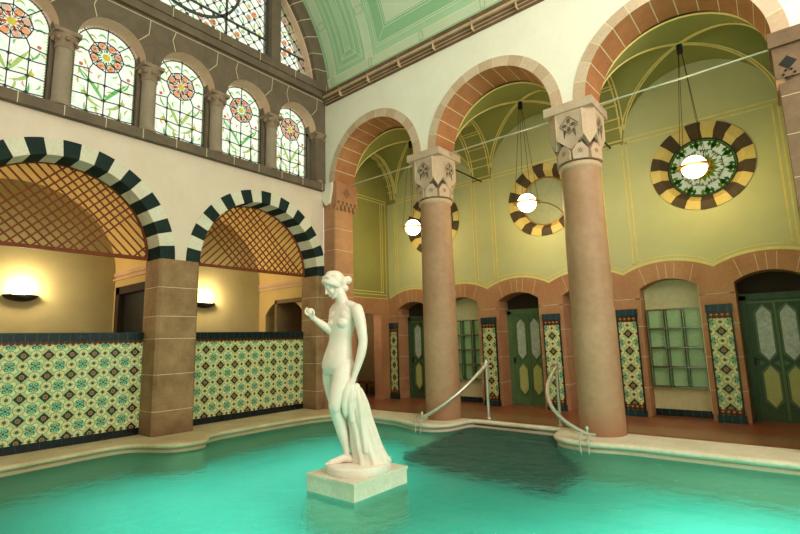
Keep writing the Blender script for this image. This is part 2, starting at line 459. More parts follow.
# rooms behind the left wall
room_side = mat('room_side_plaster', (216, 190, 128), (204, 178, 116), .85, .8, .06, mott=.06)  # yellow lamp light on the side walls put into the plaster colour
XR = -12.1
for i, c in enumerate(AC[1:]):
    mb = MB(); r = 1.835
    arc = [(c + r * math.cos(PI * k / 32), ZS + r * math.sin(PI * k / 32)) for k in range(33)]
    out = [(XR, y, z) for y, z in [(c + r, 0)] + arc + [(c - r, 0)]]
    mb.poly(out, 0)                                               # back wall
    for k in range(32):
        (y0, z0), (y1, z1) = arc[k], arc[k + 1]
        mb.add([(XR, y0, z0), (XR, y1, z1), (XT - .01, y1, z1), (XT - .01, y0, z0)], [(0, 1, 2, 3)], 1, True)
    ys = c + r
    ym = c - r
    mb.add([(XR, ym, 0), (XT - .01, ym, 0), (XT - .01, ym, ZS), (XR, ym, ZS)], [(0, 1, 2, 3)], 2)
    if i == 0:   # far side wall with a square dark doorway
        for a in ([(XR, 0), (-11.98, 0), (-11.98, ZS), (XR, ZS)], [(-11.98, 2.97), (-10.2, 2.97), (-10.2, ZS), (-11.98, ZS)], [(-10.2, 0), (XT - .01, 0), (XT - .01, ZS), (-10.2, ZS)]):
            mb.poly([(x, ys, z) for x, z in a], 2)
        mb.box(-11.98, ys - .02, 0, -11.78, ys + .14, 2.97, 3); mb.box(-10.4, ys - .02, 0, -10.2, ys + .14, 2.97, 3)
        mb.box(-11.98, ys - .02, 2.80, -10.2, ys + .14, 2.97, 3)
        mb.poly([(-11.8, ys + .1, 0), (-10.35, ys + .1, 0), (-10.35, ys + .1, 2.85), (-11.8, ys + .1, 2.85)], 4)  # black sheet fills the doorway in place of its unlit depth
    else:        # far side wall with a segmental arched passage
        xa, xb, zs_, za = -11.78, -10.1, 2.42, 2.82
        cx = (xa + xb) / 2; hw = (xb - xa) / 2; rise = za - zs_; rr = (hw * hw + rise * rise) / (2 * rise)
        us_ = [XR, xa, xa] + [xa + (xb - xa) * k / 16 for k in range(1, 16)] + [xb, xb, XT - .01]
        lo_ = [0, 0, zs_] + [za - rr + math.sqrt(rr * rr - (u - cx) ** 2) for u in us_[3:-3]] + [zs_, 0, 0]
        profile_wall(mb, 'x', us_, lo_, [ZS] * len(us_), ys, ys + .55, 2, 0)
        mb.poly([(-12.6, ys + 1.3, 0), (-9.8, ys + 1.3, 0), (-9.8, ys + 1.3, ZS), (-12.6, ys + 1.3, ZS)], 0)
    mb.box(XR, ys - .03, 3.23, XT - .05, ys, 3.31, 5)
    mb.box(XR, ys - .05, 3.13, XT - .05, ys, 3.17, 5)
    struct(mb.build('wall_room' if i == 0 else 'wall_room.001', [room_m, room_vault, room_side, dark_m, iron, stone_pink]),
           ['olive vaulted side room seen through the arch at the left edge', 'olive vaulted side room seen through the arch nearer the corner'][i], 'room')
    lamp = thing('wall_lamp', ['half-bowl uplighter on the olive wall at the left edge', 'half-bowl uplighter on the olive wall beside the square pier'][i], 'lamp',
                 (XR, [2.58, 6.50][i], 2.72), group='uplighters in the side rooms', kind='thing')
    b = MB(); vs = []; N = 12; K = 6; fs = []
    for k in range(K + 1):
        ph = PI / 2 * k / K
        for j in range(N + 1):
            th = -PI / 2 + PI * j / N
            vs.append((.26 * math.cos(th) * math.cos(ph) * .8, .30 * math.sin(th) * math.cos(ph), -.13 * math.sin(ph)))
    for k in range(K):
        for j in range(N): fs.append((k * (N + 1) + j, k * (N + 1) + j + 1, (k + 1) * (N + 1) + j + 1, (k + 1) * (N + 1) + j))
    b.add(vs, fs, 0, True)
    b.build('bowl', iron, lamp)
    b = MB(); b.box(.03, -.15, .015, .14, .15, .03); b.build('bulb', bowl_glow, lamp)
fl = MB(); fl.box(XR - .6, .1, -.1, XT - .16, 9.9, 0); struct(fl.build('floor_rooms', stone_red), 'floor of the side rooms behind the parapets', 'floor')

# ------------------------------------------------------------------ left wall, upper half: sill, window arcade, lunette
XU = -9.12                                  # face of the upper stonework
WC = [1.56, 2.98, 4.40, 5.82, 7.22]; WR = .575; WS = 7.02
mb = MB(); mb.box(-9.75, .10, 5.48, XU + .05, 8.13, 5.66, 0); mb.box(-9.75, .10, 5.66, XU - .02, 8.13, 5.69, 0)
for k in range(13): mb.box(-9.1, .4 + .63 * k, 5.478, XU + .053, .412 + .63 * k, 5.662, 1)
struct(mb.build('trim_3', [stone_dark, mortar]), 'stone sill course under the stained glass windows', 'ledge')

mb = MB()
us = arch_us(WC, WR, .10, 8.13, 20)
# keep the stone between windows narrow behind the columns
def lo_(u, h): return (WS + h) if h is not None else WS
profile_wall(mb, 'y', [u for u, h in us], [lo_(u, h) for u, h in us], [8.17] * len(us), XU, -9.55, 0, 2)
edges = [.10] + [x for c in WC for x in (c - .53, c + .53)] + [8.13]
for a, b in zip(edges[0::2], edges[1::2]): mb.box(-9.55, a, 5.66, -9.36, b, WS + .3, 0)
mb.box(-9.55, WC[-1] + WR, 5.66, XU, 8.13, WS + .05, 0)
for c in WC:                                # pale joints
    strip(mb, 'y', [(c + .42, WS + .40), (c + .60, WS + .62), (c + .62, 7.95)], XU + .003, .014, 1)
    strip(mb, 'y', [(c - .30, WS + .50), (c - .36, WS + .72), (c - .30, 7.95)], XU + .003, .014, 1)
strip(mb, 'y', [(.1, 7.95), (8.12, 7.95)], XU + .003, .016, 1)
struct(mb.build('wall_left_upper', [stone_dark, mortar, stone_pink]), 'dark stone window arcade under the lunette', 'wall')

def window_column(y, label, first=None):
    if first is not None: return dup(first, (-9.27, y, 5.69), label)
    t = thing('window_column', label, 'column', (-9.27, y, 5.69), group='short columns between the stained glass windows', kind='thing')
    MB().lathe([(.165, 0), (.165, .05), (.14, .09), (.135, .12), (.128, 1.03)], n=24).build('shaft', stone_wc, t)
    cp = MB().lathe([(.128, 1.03), (.15, 1.05), (.15, 1.08), (.135, 1.1), (.15, 1.17), (.2, 1.26), (.2, 1.28)], n=24)
    for k in range(8):
        a = 2 * PI * k / 8
        cp.lathe([(0, -.045), (.032, -.03), (.04, 0), (.032, .03), (0, .045)], (.175 * math.cos(a), .175 * math.sin(a), 1.19), 8)
    cp.box(-.2, -.2, 1.27, .2, .2, 1.34)
    cp.build('capital', stone_pink2, t)
    return t
stone_wc = mat('window_column_stone', (168, 150, 132), (148, 130, 112), .7, 2, .15, 30)
stone_pink2 = mat('capital_stone', (166, 140, 120), (138, 114, 96), .8, 6, .2, 40)
wc = window_column(3.69, 'short grey window column, second from the left edge')
window_column(2.27, 'short grey window column at the left edge', wc)
window_column(5.11, 'short grey window column, third from the left edge', wc)
window_column(6.53, 'short grey window column, fourth from the left edge', wc)
window_column(7.95, 'short grey window column tight in the corner', wc)

# stained glass
pane_white = glassmat('glass_white', (236, 236, 226), (206, 224, 202), 7.0, .2)
pane_yellow = glassmat('glass_yellow', (226, 206, 90), (200, 190, 90), 9, .2)
pane_green = glassmat('glass_green', (110, 190, 120), (150, 206, 130), 9, .2)
pane_lime = glassmat('glass_lime', (196, 214, 140), (176, 200, 120), 9, .2)
pane_orange = glassmat('glass_orange', (244, 178, 130), (236, 156, 108), 9, .2)
pane_pink = glassmat('glass_pink', (240, 196, 176), (228, 170, 150), 9, .2)
pane_red = glassmat('glass_red', (226, 130, 100), (214, 110, 84), 9, .2)
pane_blue = glassmat('glass_blue', (150, 176, 214), (170, 196, 220), 9, .2)
GL = [pane_white, pane_yellow, pane_green, pane_lime, pane_orange, pane_pink, pane_red, pane_blue]

def blade(mb, x, pts, w, mi):
    """leaf: tapered curved strip in the window plane (u=y, z)"""
    n = len(pts); L = []; R = []
    for i, (u, z) in enumerate(pts):
        a = pts[max(i - 1, 0)]; b = pts[min(i + 1, n - 1)]
        du, dz = b[0] - a[0], b[1] - a[1]; l = math.hypot(du, dz) or 1
        ww = w * math.sin(PI * (i + .15) / (n - .7))
        L.append((x, u - dz / l * ww, z + du / l * ww)); R.append((x, u + dz / l * ww, z - du / l * ww))
    mb.add(L + R, [(i, i + 1, n + i + 1, n + i) for i in range(n - 1)], mi)
def bez(a, b, c, n=9): return [((1 - t) ** 2 * a[0] + 2 * t * (1 - t) * b[0] + t * t * c[0], (1 - t) ** 2 * a[1] + 2 * t * (1 - t) * b[1] + t * t * c[1]) for t in [k / (n - 1) for k in range(n)]]
def disc(mb, x, u, z, r, mi, n=10, sq=1.0, ang=0.0):
    pts = []
    for k in range(n):
        a = 2 * PI * k / n
        p, q = r * math.cos(a), r * sq * math.sin(a)
        pts.append((x, u + p * math.cos(ang) - q * math.sin(ang), z + p * math.sin(ang) + q * math.cos(ang)))
    mb.poly(pts, mi)
def came(mb, x, a, b, w=.009):
    w *= .85
    d = Vector((0, b[0] - a[0], b[1] - a[1]))
    if d.length < 1e-4: return
    n = Vector((0, -d.z, d.y)).normalized() * w
    A, B = Vector((x, a[0], a[1])), Vector((x, b[0], b[1]))
    mb.prism([A + n, B + n, B - n, A - n], (.012, 0, 0))

def stained_window(idx, y, label, style, copy=None):
    nm = 'window_%d' % idx
    if copy is not None:
        o = dup(copy, (-9.46, y, 5.69), label, name=nm); return o
    t = thing(nm, label, 'window', (-9.46, y, 5.69), kind='structure')
    hw, hs, R = .555, 1.33, .56
    p = MB()
    outl = [(0, -hw, -.02), (0, hw, -.02)] + [(0, R * math.cos(PI * k / 20), hs + R * math.sin(PI * k / 20)) for k in range(21)]
    p.poly(outl, 0)
    # yellow beaded border
    for k in range(26): disc(p, .004, .515, .03 + .052 * k, .022, 3 if k % 2 else 1, 6); disc(p, .004, -.515, .03 + .052 * k, .022, 3 if k % 2 else 1, 6)
    for k in range(30):
        a = PI * (k + .5) / 30; disc(p, .004, .525 * math.cos(a), hs + .525 * math.sin(a), .022, 3 if k % 2 else 1, 6)
    fz = hs - .02
    # stems and leaves
    for s in (-1, 1):
        blade(p, .004, bez((0, .42), (s * .10, .62), (s * .40, .92) if style else (s * .30, .95)), .034, 2 if style else 3)
        blade(p, .004, bez((s * .02, .30), (s * .30, .34), (s * .33, .62)), .03, 3)
        blade(p, .004, bez((s * .02, .04), (s * .34, .06), (s * .30, .34)), .03, 3 if style else 2)
        blade(p, .004, bez((s * .03, .10), (s * .16, .2), (s * .10, .36)), .02, 3)
        blade(p, .004, bez((s * .28, .75), (s * .4, .8), (s * .42, .98)), .018, 2)
        disc(p, .005, s * .40, 1.02, .035, 6, 8); disc(p, .005, s * .38, .1, .05, 4 if s < 0 else 3, 8)
        disc(p, .004, s * .33, .5, .04, 1 if not style else 3, 8)
    disc(p, .005, .02, .55, .03, 2, 8)
    for k in range(8):
        a = PI * k / 7
        blade(p, .004, [(u + .40 * math.cos(a), z + .40 * math.sin(a)) for u, z in bez((-.07, fz - .04), (0, fz + .09), (.07, fz - .03))], .02, 3 if k % 2 else 2)
    rn = random.Random(5 + style)
    for k in range(26):
        u, z = rn.uniform(-.46, .46), rn.uniform(.05, 1.6)
        if math.hypot(u, z - fz) < .33 or math.hypot(u, max(0, z - hs)) > .47: continue
        a = rn.uniform(0, 6.28); l = rn.uniform(.05, .1)
        blade(p, .003, bez((u - l * math.cos(a), z - l * math.sin(a)), (u + .05 * math.sin(a), z - .05 * math.cos(a)), (u + l * math.cos(a), z + l * math.sin(a)), 7), .016, rn.choice([3, 3, 2, 1, 5]))
    # flower
    for k in range(8):
        a = 2 * PI * (k + .5) / 8
        u, z = .215 * math.cos(a), fz + .215 * math.sin(a)
        if style:
            for q in range(4):
                b = a + PI / 4 + q * PI / 2; disc(p, .005, u + .036 * math.cos(b), z + .036 * math.sin(b), .036, 4 if q % 2 else 5, 8)
            disc(p, .006, u, z, .016, 6, 6)
            disc(p, .005, .13 * math.cos(a + PI / 8), fz + .13 * math.sin(a + PI / 8), .04, 2, 8, .6, a + PI / 8)
        else:
            disc(p, .005, u, z, .068, 4 if k % 2 else 5, 10, .85, a)
            disc(p, .006, .12 * math.cos(a), fz + .12 * math.sin(a), .055, 5 if k % 2 else 6, 10, .55, a)
    disc(p, .007, 0, fz, .07, 1, 12)
    p.build('glass_pane', GL, t)
    L = MB(); x = .008
    zs_ = [.16, .45, .74, .97]
    us_ = [-.27, 0, .27]
    for u in us_: came(L, x, (u, 0), (u, .74 if u == 0 else .97))
    for i, z in enumerate(zs_[:3]):
        row = [-.56, -.27, 0, .27, .56]
        for a, b in zip(row[:-1], row[1:]):
            sh = .012 if (int(round((a + .56) / .27)) + i) % 2 else -.012
            came(L, x, (a, z - sh), (b, z + sh))
        for u in us_:
            d = .028
            for a, b in (((u - d, z), (u, z + d)), ((u, z + d), (u + d, z)), ((u + d, z), (u, z - d)), ((u, z - d), (u - d, z))): came(L, x, a, b, .007)
    for k in range(8):
        a = 2 * PI * k / 8; e = 2 * PI * (k + 1) / 8
        ro = .30
        came(L, x, (ro * math.cos(a), fz + ro * math.sin(a)), (ro * math.cos(e), fz + ro * math.sin(e)))
        came(L, x, (.10 * math.cos(a), fz + .10 * math.sin(a)), (ro * math.cos(a), fz + ro * math.sin(a)), .007)
        m_ = (a + e) / 2
        came(L, x, (.09 * math.cos(m_), fz + .09 * math.sin(m_)), (.13 * math.cos(m_), fz + .13 * math.sin(m_)), .006)
        q = [(u_, z_) for u_, z_ in ((.215 * math.cos(m_) + .075 * math.cos(w), fz + .215 * math.sin(m_) + .075 * math.sin(w)) for w in [2 * PI * j / 8 for j in range(8)])]
        for j in range(8): came(L, x, q[j], q[(j + 1) % 8], .006)
        c_, s_ = math.cos(a), math.sin(a)
        if s_ > -.1:
            came(L, x, (ro * c_, fz + ro * s_), (.56 * c_, hs + .56 * s_))
        elif c_ != 0 and abs(c_) > .3: came(L, x, (ro * c_, fz + ro * s_), (math.copysign(.27, c_), .97))
    came(L, x, (0, fz - .3), (0, .74))
    for s in (-1, 1): came(L, x, (s * .27, .97), (s * .56, .93))
    out2 = [(-hw + .03, 0), (hw - .03, 0)] + [((R - .04) * math.cos(PI * k / 20), hs + (R - .04) * math.sin(PI * k / 20)) for k in range(21)]
    for a, b in zip(out2, out2[1:] + out2[:1]): came(L, x, a, b, .008)
    L.build('leading', lead, t)
    return t
w2 = stained_window(2, WC[1], 'arched stained glass window with star flower, second from the left edge', 1)
w1 = stained_window(1, WC[0], 'arched stained glass window with round-petalled flower at the left edge', 0)
stained_window(3, WC[2], 'arched stained glass window with round-petalled flower, middle of the row', 0, w1)
stained_window(4, WC[3], 'arched stained glass window with star flower, fourth in the row', 1, w2)
stained_window(5, WC[4], 'arched stained glass window next to the room corner', 0, w1)

# lunette
LY, LZ, LRI, LRO = 4.42, 8.0, 3.36, 3.80
XL = -9.05
mb = MB()
mb.box(-9.75, .6, 8.17, XL + .06, 8.13, 8.37, 0)
for k in range(8): mb.box(-9.5, .9 + 1.02 * k, 8.168, XL + .063, .912 + 1.02 * k, 8.372, 1)
mb.box(-9.75, .6, 8.0, XL + .02, 8.13, 8.17, 0)
struct(mb.build('trim_4', [stone_dark, mortar]), 'stone sill course under the big lunette window', 'ledge')
mb = MB()
a0 = math.asin(.37 / LRO)
arch_ring(mb, 'y', LY, LZ, LRI, LRO, XL, -9.6, 24, a0, PI - a0, pick=lambda k: 0, mort=1, gap=.02, seg=3)
arch_ring(mb, 'y', LY, LZ, LRI - .05, LRI, XL - .12, -9.6, 24, a0, PI - a0, pick=lambda k: 2, mort=1, gap=.02, seg=3)
arch_ring(mb, 'y', LY, LZ, LRO, LRO + 1.0, -9.3, -9.6, 12, a0, PI - a0, pick=lambda k: 0, seg=3)
struct(mb.build('trim_5', [stone_dark, mortar, stone_pink]), 'dark stone arch round the big lunette window', 'arch')
def mullion(y, label):
    h = math.sqrt(LRI ** 2 - (y - LY) ** 2)
    return struct(MB().box(-9.5, y - .13, 8.37, -9.14, y + .13, LZ + h + .1).build('window_mullion', stone_dark), label, 'mullion')
mullion(6.55, 'dark stone mullion of the lunette window nearer the corner')
mullion(2.29, 'dark stone mullion of the lunette window nearer the left edge')
def lunette(idx, ya, yb, label):
    t = thing('window_%d' % idx, label, 'window', (-9.38, 0, 0), kind='structure')
    zt = lambda y: LZ + math.sqrt(max(0, LRI ** 2 - (y - LY) ** 2)) - .02
    N = 40
    ys = [ya + (yb - ya) * k / N for k in range(N + 1)]
    p = MB(); p.poly([(0, ya, 8.36), (0, yb, 8.36)] + [(0, y, max(8.37, zt(y))) for y in reversed(ys)], 0)
    rnd = random.Random(idx)
    ins = lambda y, z, m=0.0: ya + m < y < yb - m and 8.37 + m < z < zt(y) - m
    s = .30
    for i in range(-60, 60):
        for j in range(-60, 60):
            y, z = LY + (i + j) * s / 2, 8.5 + (i - j) * s / 2
            if not ins(y, z, .08): continue
            q = rnd.random()
            if q < .10:
                cm = rnd.choice([4, 4, 6, 5])
                for k in range(6): disc(p, .004, y + .045 * math.cos(k * PI / 3), z + .045 * math.sin(k * PI / 3), .036, cm if k % 2 else 5, 7)
                disc(p, .005, y, z, .025, 1, 7)
            elif q < .45:
                a = rnd.random() * 6.28
                blade(p, .004, [(y + .1 * math.cos(a) * t_ - .04 * math.sin(a) * t_ * t_, z + .1 * math.sin(a) * t_ + .04 * math.cos(a) * t_ * t_) for t_ in [-1 + k / 3 for k in range(7)]], .022, rnd.choice([2, 3, 3, 3]))
            elif q < .55: disc(p, .004, y, z, .05, rnd.choice([1, 3, 7, 5]), 8)
    for k in range(40):
        y = ya + .06 + (yb - ya - .12) * k / 39
        if zt(y) > 8.6: disc(p, .004, y, zt(y) - .05, .03, 3 if k % 2 else 2, 6)
    p.build('glass_pane', GL, t)
    L = MB(); x = .01
    for d in (1, -1):
        for k in range(-60, 60):
            c0 = LY + k * s
            run = None
            for q in range(0, 300):
                z = 8.37 + q * .03; y = c0 + d * (z - 8.37)
                if ins(y, z):
                    if run is None: run = (y, z)
                    last = (y, z)
                elif run is not None:
                    came(L, x, run, last, .006); run = None
    for i in range(-60, 60):
        for j in range(-60, 60):
            y, z = LY + (i + j) * s / 2, 8.37 + (i - j) * s / 2
            if ins(y, z, .06):
                d = .035
                for a, b in (((y - d, z), (y, z + d)), ((y, z + d), (y + d, z)), ((y + d, z), (y, z - d)), ((y, z - d), (y - d, z))): came(L, x, a, b, .006)
    L.build('leading', lead, t)
    B = MB()
    zb = 9.02
    def bar(a, b, w=.022): 
        d = Vector((0, b[0] - a[0], b[1] - a[1])); n = Vector((0, -d.z, d.y)).normalized() * w
        A, Bb = Vector((.025, a[0], a[1])), Vector((.025, b[0], b[1])); B.prism([A + n, Bb + n, Bb - n, A - n], (.03, 0, 0))
    ylim = [y for y in ys if zt(y) > zb]
    if ylim: bar((min(ylim), zb), (max(ylim), zb))
    if yb - ya > 3:
        for y in (5.32, 3.52): bar((y, 8.37), (y, zt(y)))
        arc = [(LY + 1.25 * math.cos(PI + PI * k / 24), 10.0 + 1.25 * math.sin(PI + PI * k / 24)) for k in range(25)]
        for a, b in zip(arc[:-1], arc[1:]): bar(a, b, .03)
        B.box(.02, yb - .05, 8.37, .06, yb, zt(yb), 0); B.box(.02, ya, 8.37, .06, ya + .05, zt(ya), 0)
    B.box(.02, ya, 8.37, .05, yb, 8.40, 0)
    B.build('window_frame', iron_grey, t)
lunette(6, 2.42, 6.42, 'wide middle light of the big lunette window, patterned stained glass')
lunette(7, 6.68, 7.74, 'narrow curved light of the lunette window beside the green vault')
lunette(8, 1.10, 2.16, 'narrow curved light of the lunette window at the left edge')

# ------------------------------------------------------------------ green barrel vault
VR = 3.77
X1 = 5.0
mb = MB(); N = 64
def vp(x, th, r=VR): return (x, LY + r * math.cos(th), LZ + r * math.sin(th))
ths = [math.radians(2) + (PI - math.radians(4)) * k / N for k in range(N + 1)]
vs = []; 
for th in ths: vs += [vp(XL + .0, th), vp(X1, th), vp(X1, th, VR + .25), vp(XL, th, VR + .25)]
fs = []
for i in range(N):
    a, b = 4 * i, 4 * i + 4
    fs += [(a, a + 1, b + 1, b), (a + 2, a + 3, b + 3, b + 2)]
mb.add(vs, fs, 0, True)
def vstrip(xa, xb, d0, d1, mi, r):
    n = max(1, int(abs(d1 - d0) / 3)); v = []
    for k in range(n + 1):
        th = math.radians(d0 + (d1 - d0) * k / n); v += [vp(xa, th, r), vp(xb, th, r)]
    mb.add(v, [(2 * k, 2 * k + 1, 2 * k + 3, 2 * k + 2) for k in range(n)], mi)
def vline(p, q, w, mi, r):
    (xa, da), (xb, db) = p, q
    s = 180 / PI / VR; n = max(1, int(abs(db - da) / 3))
    du, dd = xb - xa, (db - da) / s; l = math.hypot(du, dd) or 1
    nx, nd = -dd / l * w / 2, du / l * w / 2 * s
    v = []
    for k in range(n + 1):
        x, d = xa + (xb - xa) * k / n, da + (db - da) * k / n
        v += [vp(x + nx, math.radians(d + nd), r), vp(x - nx, math.radians(d - nd), r)]
    mb.add(v, [(2 * k, 2 * k + 1, 2 * k + 3, 2 * k + 2) for k in range(n)], mi)
def vframe(xa, xb, d0, d1, w, mi, r):
    for p, q in (((xa, d0), (xb, d0)), ((xb, d0), (xb, d1)), ((xb, d1), (xa, d1)), ((xa, d1), (xa, d0))): vline(p, q, w, mi, r)
for side in (0, 1):
    f = (lambda d: d) if side == 0 else (lambda d: 180 - d)
    vstrip(XL, X1, f(5.7), f(8.7), 2, VR - .006)
    for d in (5.7, 8.7, 4.0): vline((XL, f(d)), (X1, f(d)), .025, 3, VR - .012)
    for x in [-8.85, -7.48, -5.9, -4.3, -2.72, -1.13, .46, 2.05, 3.63]: vframe(x - .05, x + .05, f(5.7), f(8.7), .015, 1, VR - .014)
vstrip(-8.92, -8.70, 8.7, 171.3, 2, VR - .006)
for x in (-8.92, -8.70): vline((x, 8.7), (x, 171.3), .025, 3, VR - .012)
for d in (29, 50, 70, 90, 110, 130, 151): vframe(-8.92, -8.70, d - 1.2, d + 1.2, .015, 1, VR - .014)
mains = [-7.50, -4.30, -1.13, 2.05]
for x in mains:
    vstrip(x - .12, x + .12, 8.7, 171.3, 2, VR - .006)
    for e in (-.12, .12): vline((x + e, 8.7), (x + e, 171.3), .025, 3, VR - .012)
    for d in (27, 50, 70, 90, 110, 130, 153): vframe(x - .12, x + .12, d - 1.2, d + 1.2, .015, 1, VR - .014)
    for e in (-.2, .2): vline((x + e, 8.7), (x + e, 171.3), .012, 3, VR - .012)
def nest(xa, xb, d0, d1, steps):
    s = 180 / PI / VR
    for e, mi in steps:
        vframe(xa + e, xb - e, d0 + e * s, d1 - e * s, .018, mi, VR - .012)
for d0, d1 in ((11, 85), (95, 169)):
    nest(-8.58, -7.74, d0, d1, [(0, 3), (.10, 1), (.17, 3), (.27, 1), (.33, 3)])
    vline((-8.58, d0), (-8.16, d0 + 6.4), .014, 3, VR - .012); vline((-7.74, d0), (-8.16, d0 + 6.4), .014, 3, VR - .012)
s_ = 180 / PI / VR
for a, b in zip(mains[:-1], mains[1:]):
    xa, xb = a + .26, b - .26
    for d0, d1 in ((11.5, 86), (94, 168.5)):
        vstrip(xa + .06, xb - .06, d0 + .06 * s_, d1 - .06 * s_, 1, VR - .004)
        vstrip(xa + .44, xb - .44, d0 + .44 * s_, d1 - .44 * s_, 2, VR - .007)
        nest(xa, xb, d0, d1, [(0, 3), (.06, 3), (.34, 3), (.40, 3), (.44, 3)])
        for p, q in (((xa, d0), (xa + .34, d0 + .34 * s_)), ((xb, d0), (xb - .34, d0 + .34 * s_)), ((xa, d1), (xa + .34, d1 - .34 * s_)), ((xb, d1), (xb - .34, d1 - .34 * s_))): vline(p, q, .014, 3, VR - .012)
struct(mb.build('ceiling', [mint, mint_dark, mint_pale, mint_line]), 'pale green painted barrel vault over the pool', 'ceiling')

# ------------------------------------------------------------------ arcade wall
mb = MB()
us = arch_us(BC[:3], 1.49, -9.25, X1, 32)
ZA = 5.66
profile_wall(mb, 'x', [u for u, h in us], [ZA if h is None else ZA + h for u, h in us], [8.05] * len(us), YF, YB)
struct(mb.build('wall_right', plaster_right), 'white plaster wall over the column arcade', 'wall')
for i, c in enumerate(BC[:3]):
    mb = MB()
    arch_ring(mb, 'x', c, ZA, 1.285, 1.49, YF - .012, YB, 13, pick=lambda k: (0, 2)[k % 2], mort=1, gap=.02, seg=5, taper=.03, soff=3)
    struct(mb.build('trim_%d' % (6 + i), [stone_ring, mortar, stone_ring2, stone_soff_lit]),
           ['round sandstone arch next to the room corner', 'round sandstone arch between the two big columns', 'round sandstone arch at the upper right'][i], 'arch')
mb = MB()
for y0, z0, z1, mi in ((8.07, 7.84, 7.87, 0), (8.06, 7.87, 7.89, 1), (8.04, 7.89, 7.93, 0), (8.03, 7.93, 7.95, 1), (8.00, 7.95, 7.99, 0), (7.96, 7.99, 8.05, 1), (7.94, 8.05, 8.13, 0)):
    mb.box(-9.06, y0 - (.004 if mi else 0), z0, X1, YF + .02, z1, mi)
for k in range(14): mb.box(-8.4 + .98 * k, 7.936, 7.85, -8.392 + .98 * k, 8.06, 8.10, 1)
struct(mb.build('trim_9', [cornice_m, cornice_l]), 'brown moulded stone cornice under the green vault', 'cornice')

shield_m = mat('capital_pale', (206, 182, 160), (188, 160, 138), .75, 4, .1)
def lozenge(mb, O, ux, uz, nrm, r, mi):
    """diamond ornament on a face, its carving shade painted as flat dark shapes"""
    def q(pts): mb.poly([O + ux * a + uz * b + nrm * .006 for a, b in pts], mi)
    for k in range(4):
        a = PI / 2 * k
        c_, s_ = math.cos(a), math.sin(a)
        rot = lambda p, q_: (p * c_ - q_ * s_, p * s_ + q_ * c_)
        q([rot(.02, 0), rot(r * .40, r * .30), rot(r * .75, 0), rot(r * .40, -r * .30)] if False else [rot(.015, .015), rot(r * .18, r * .55), rot(0, r * .8), rot(-r * .0, r * .3)])
        q([rot(-.015, .02), rot(-r * .2, r * .5), rot(-r * .04, r * .75), rot(-r * .02, r * .3)])
        q([rot(r * .05, r * .98), rot(r * .98, r * .05), rot(r * .90, r * .02), rot(r * .02, r * .90)])
def big_column(x, label, first=None):
    if first is not None: return dup(first, (x, 8.45, 0), label)
    t = thing('stone_column', label, 'column', (x, 8.45, 0), group='big columns of the arcade', kind='thing')
    MB().lathe([(.36, -.02), (.362, .05), (.358, 1.5), (.345, 3.2), (.328, 4.5)], n=48).build('shaft', stone_col, t)
    cp = MB().lathe([(.328, 4.49), (.365, 4.52), (.365, 4.57), (.335, 4.60)], n=32, mi=0); cp.lathe([(.335, 4.59), (.33, 4.8), (.35, 5.1), (.38, 5.5)], n=32, mi=2)
    for k in range(8):
        a = PI / 4 * k
        rad = Vector((math.cos(a), math.sin(a), 0)); tan = Vector((-math.sin(a), math.cos(a), 0)); up = Vector((0, 0, 1))
        mainf = k % 2 == 0
        w = .235 if mainf else .13
        zt, zm, zp = 5.50, 5.02 if mainf else 5.05, 4.80 if mainf else 4.86
        ro = .405 if mainf else .455
        O = rad * ro
        pts = [O + tan * -w + up * zt, O + tan * w + up * zt, O + tan * w + up * zm, O + rad * -.03 + up * zp, O + tan * -w + up * zm]
        cp.prism(pts, rad * -.15, 1 if mainf else 0)
        if mainf: lozenge(cp, O + up * 5.24, tan, up, rad, .17, 2)
        # lower row of small shields
        b = a + PI / 8
        rad2 = Vector((math.cos(b), math.sin(b), 0)); tan2 = Vector((-math.sin(b), math.cos(b), 0))
        O2 = rad2 * .378
        cp.prism([O2 + tan2 * -.125 + up * 4.62, O2 + tan2 * .125 + up * 4.62, O2 + tan2 * .13 + up * 4.78, O2 + up * 4.96, O2 + tan2 * -.13 + up * 4.78], rad2 * -.12, 0 if k % 2 else 1)
        for j in range(6):
            c_ = 2 * PI * j / 6
            cp.poly([O2 + rad2 * .004 + tan2 * (.045 * math.cos(c_ + e) * f) + up * (4.76 + .045 * math.sin(c_ + e) * f) for e, f in ((0, .3), (.25, 1), (.6, 1), (.85, .3))], 2)
        # dark teeth between the shields, shade of the notches put into the colour
        O3 = rad2 * .40
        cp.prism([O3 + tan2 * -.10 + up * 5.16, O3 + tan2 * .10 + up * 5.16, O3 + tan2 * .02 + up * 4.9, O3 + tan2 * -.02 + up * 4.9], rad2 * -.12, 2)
    cap = cp.build('capital', [stone_ring, shield_m, carved], t)
    MB().box(-.43, -.43, 5.50, .43, .43, 5.655).build('abacus', shield_m, cap)
    return t
bc = big_column(-5.89, 'big sandstone column of the arcade, right of the statue')
big_column(-2.715, 'big sandstone column of the arcade at the right, beside the curved handrail', bc)

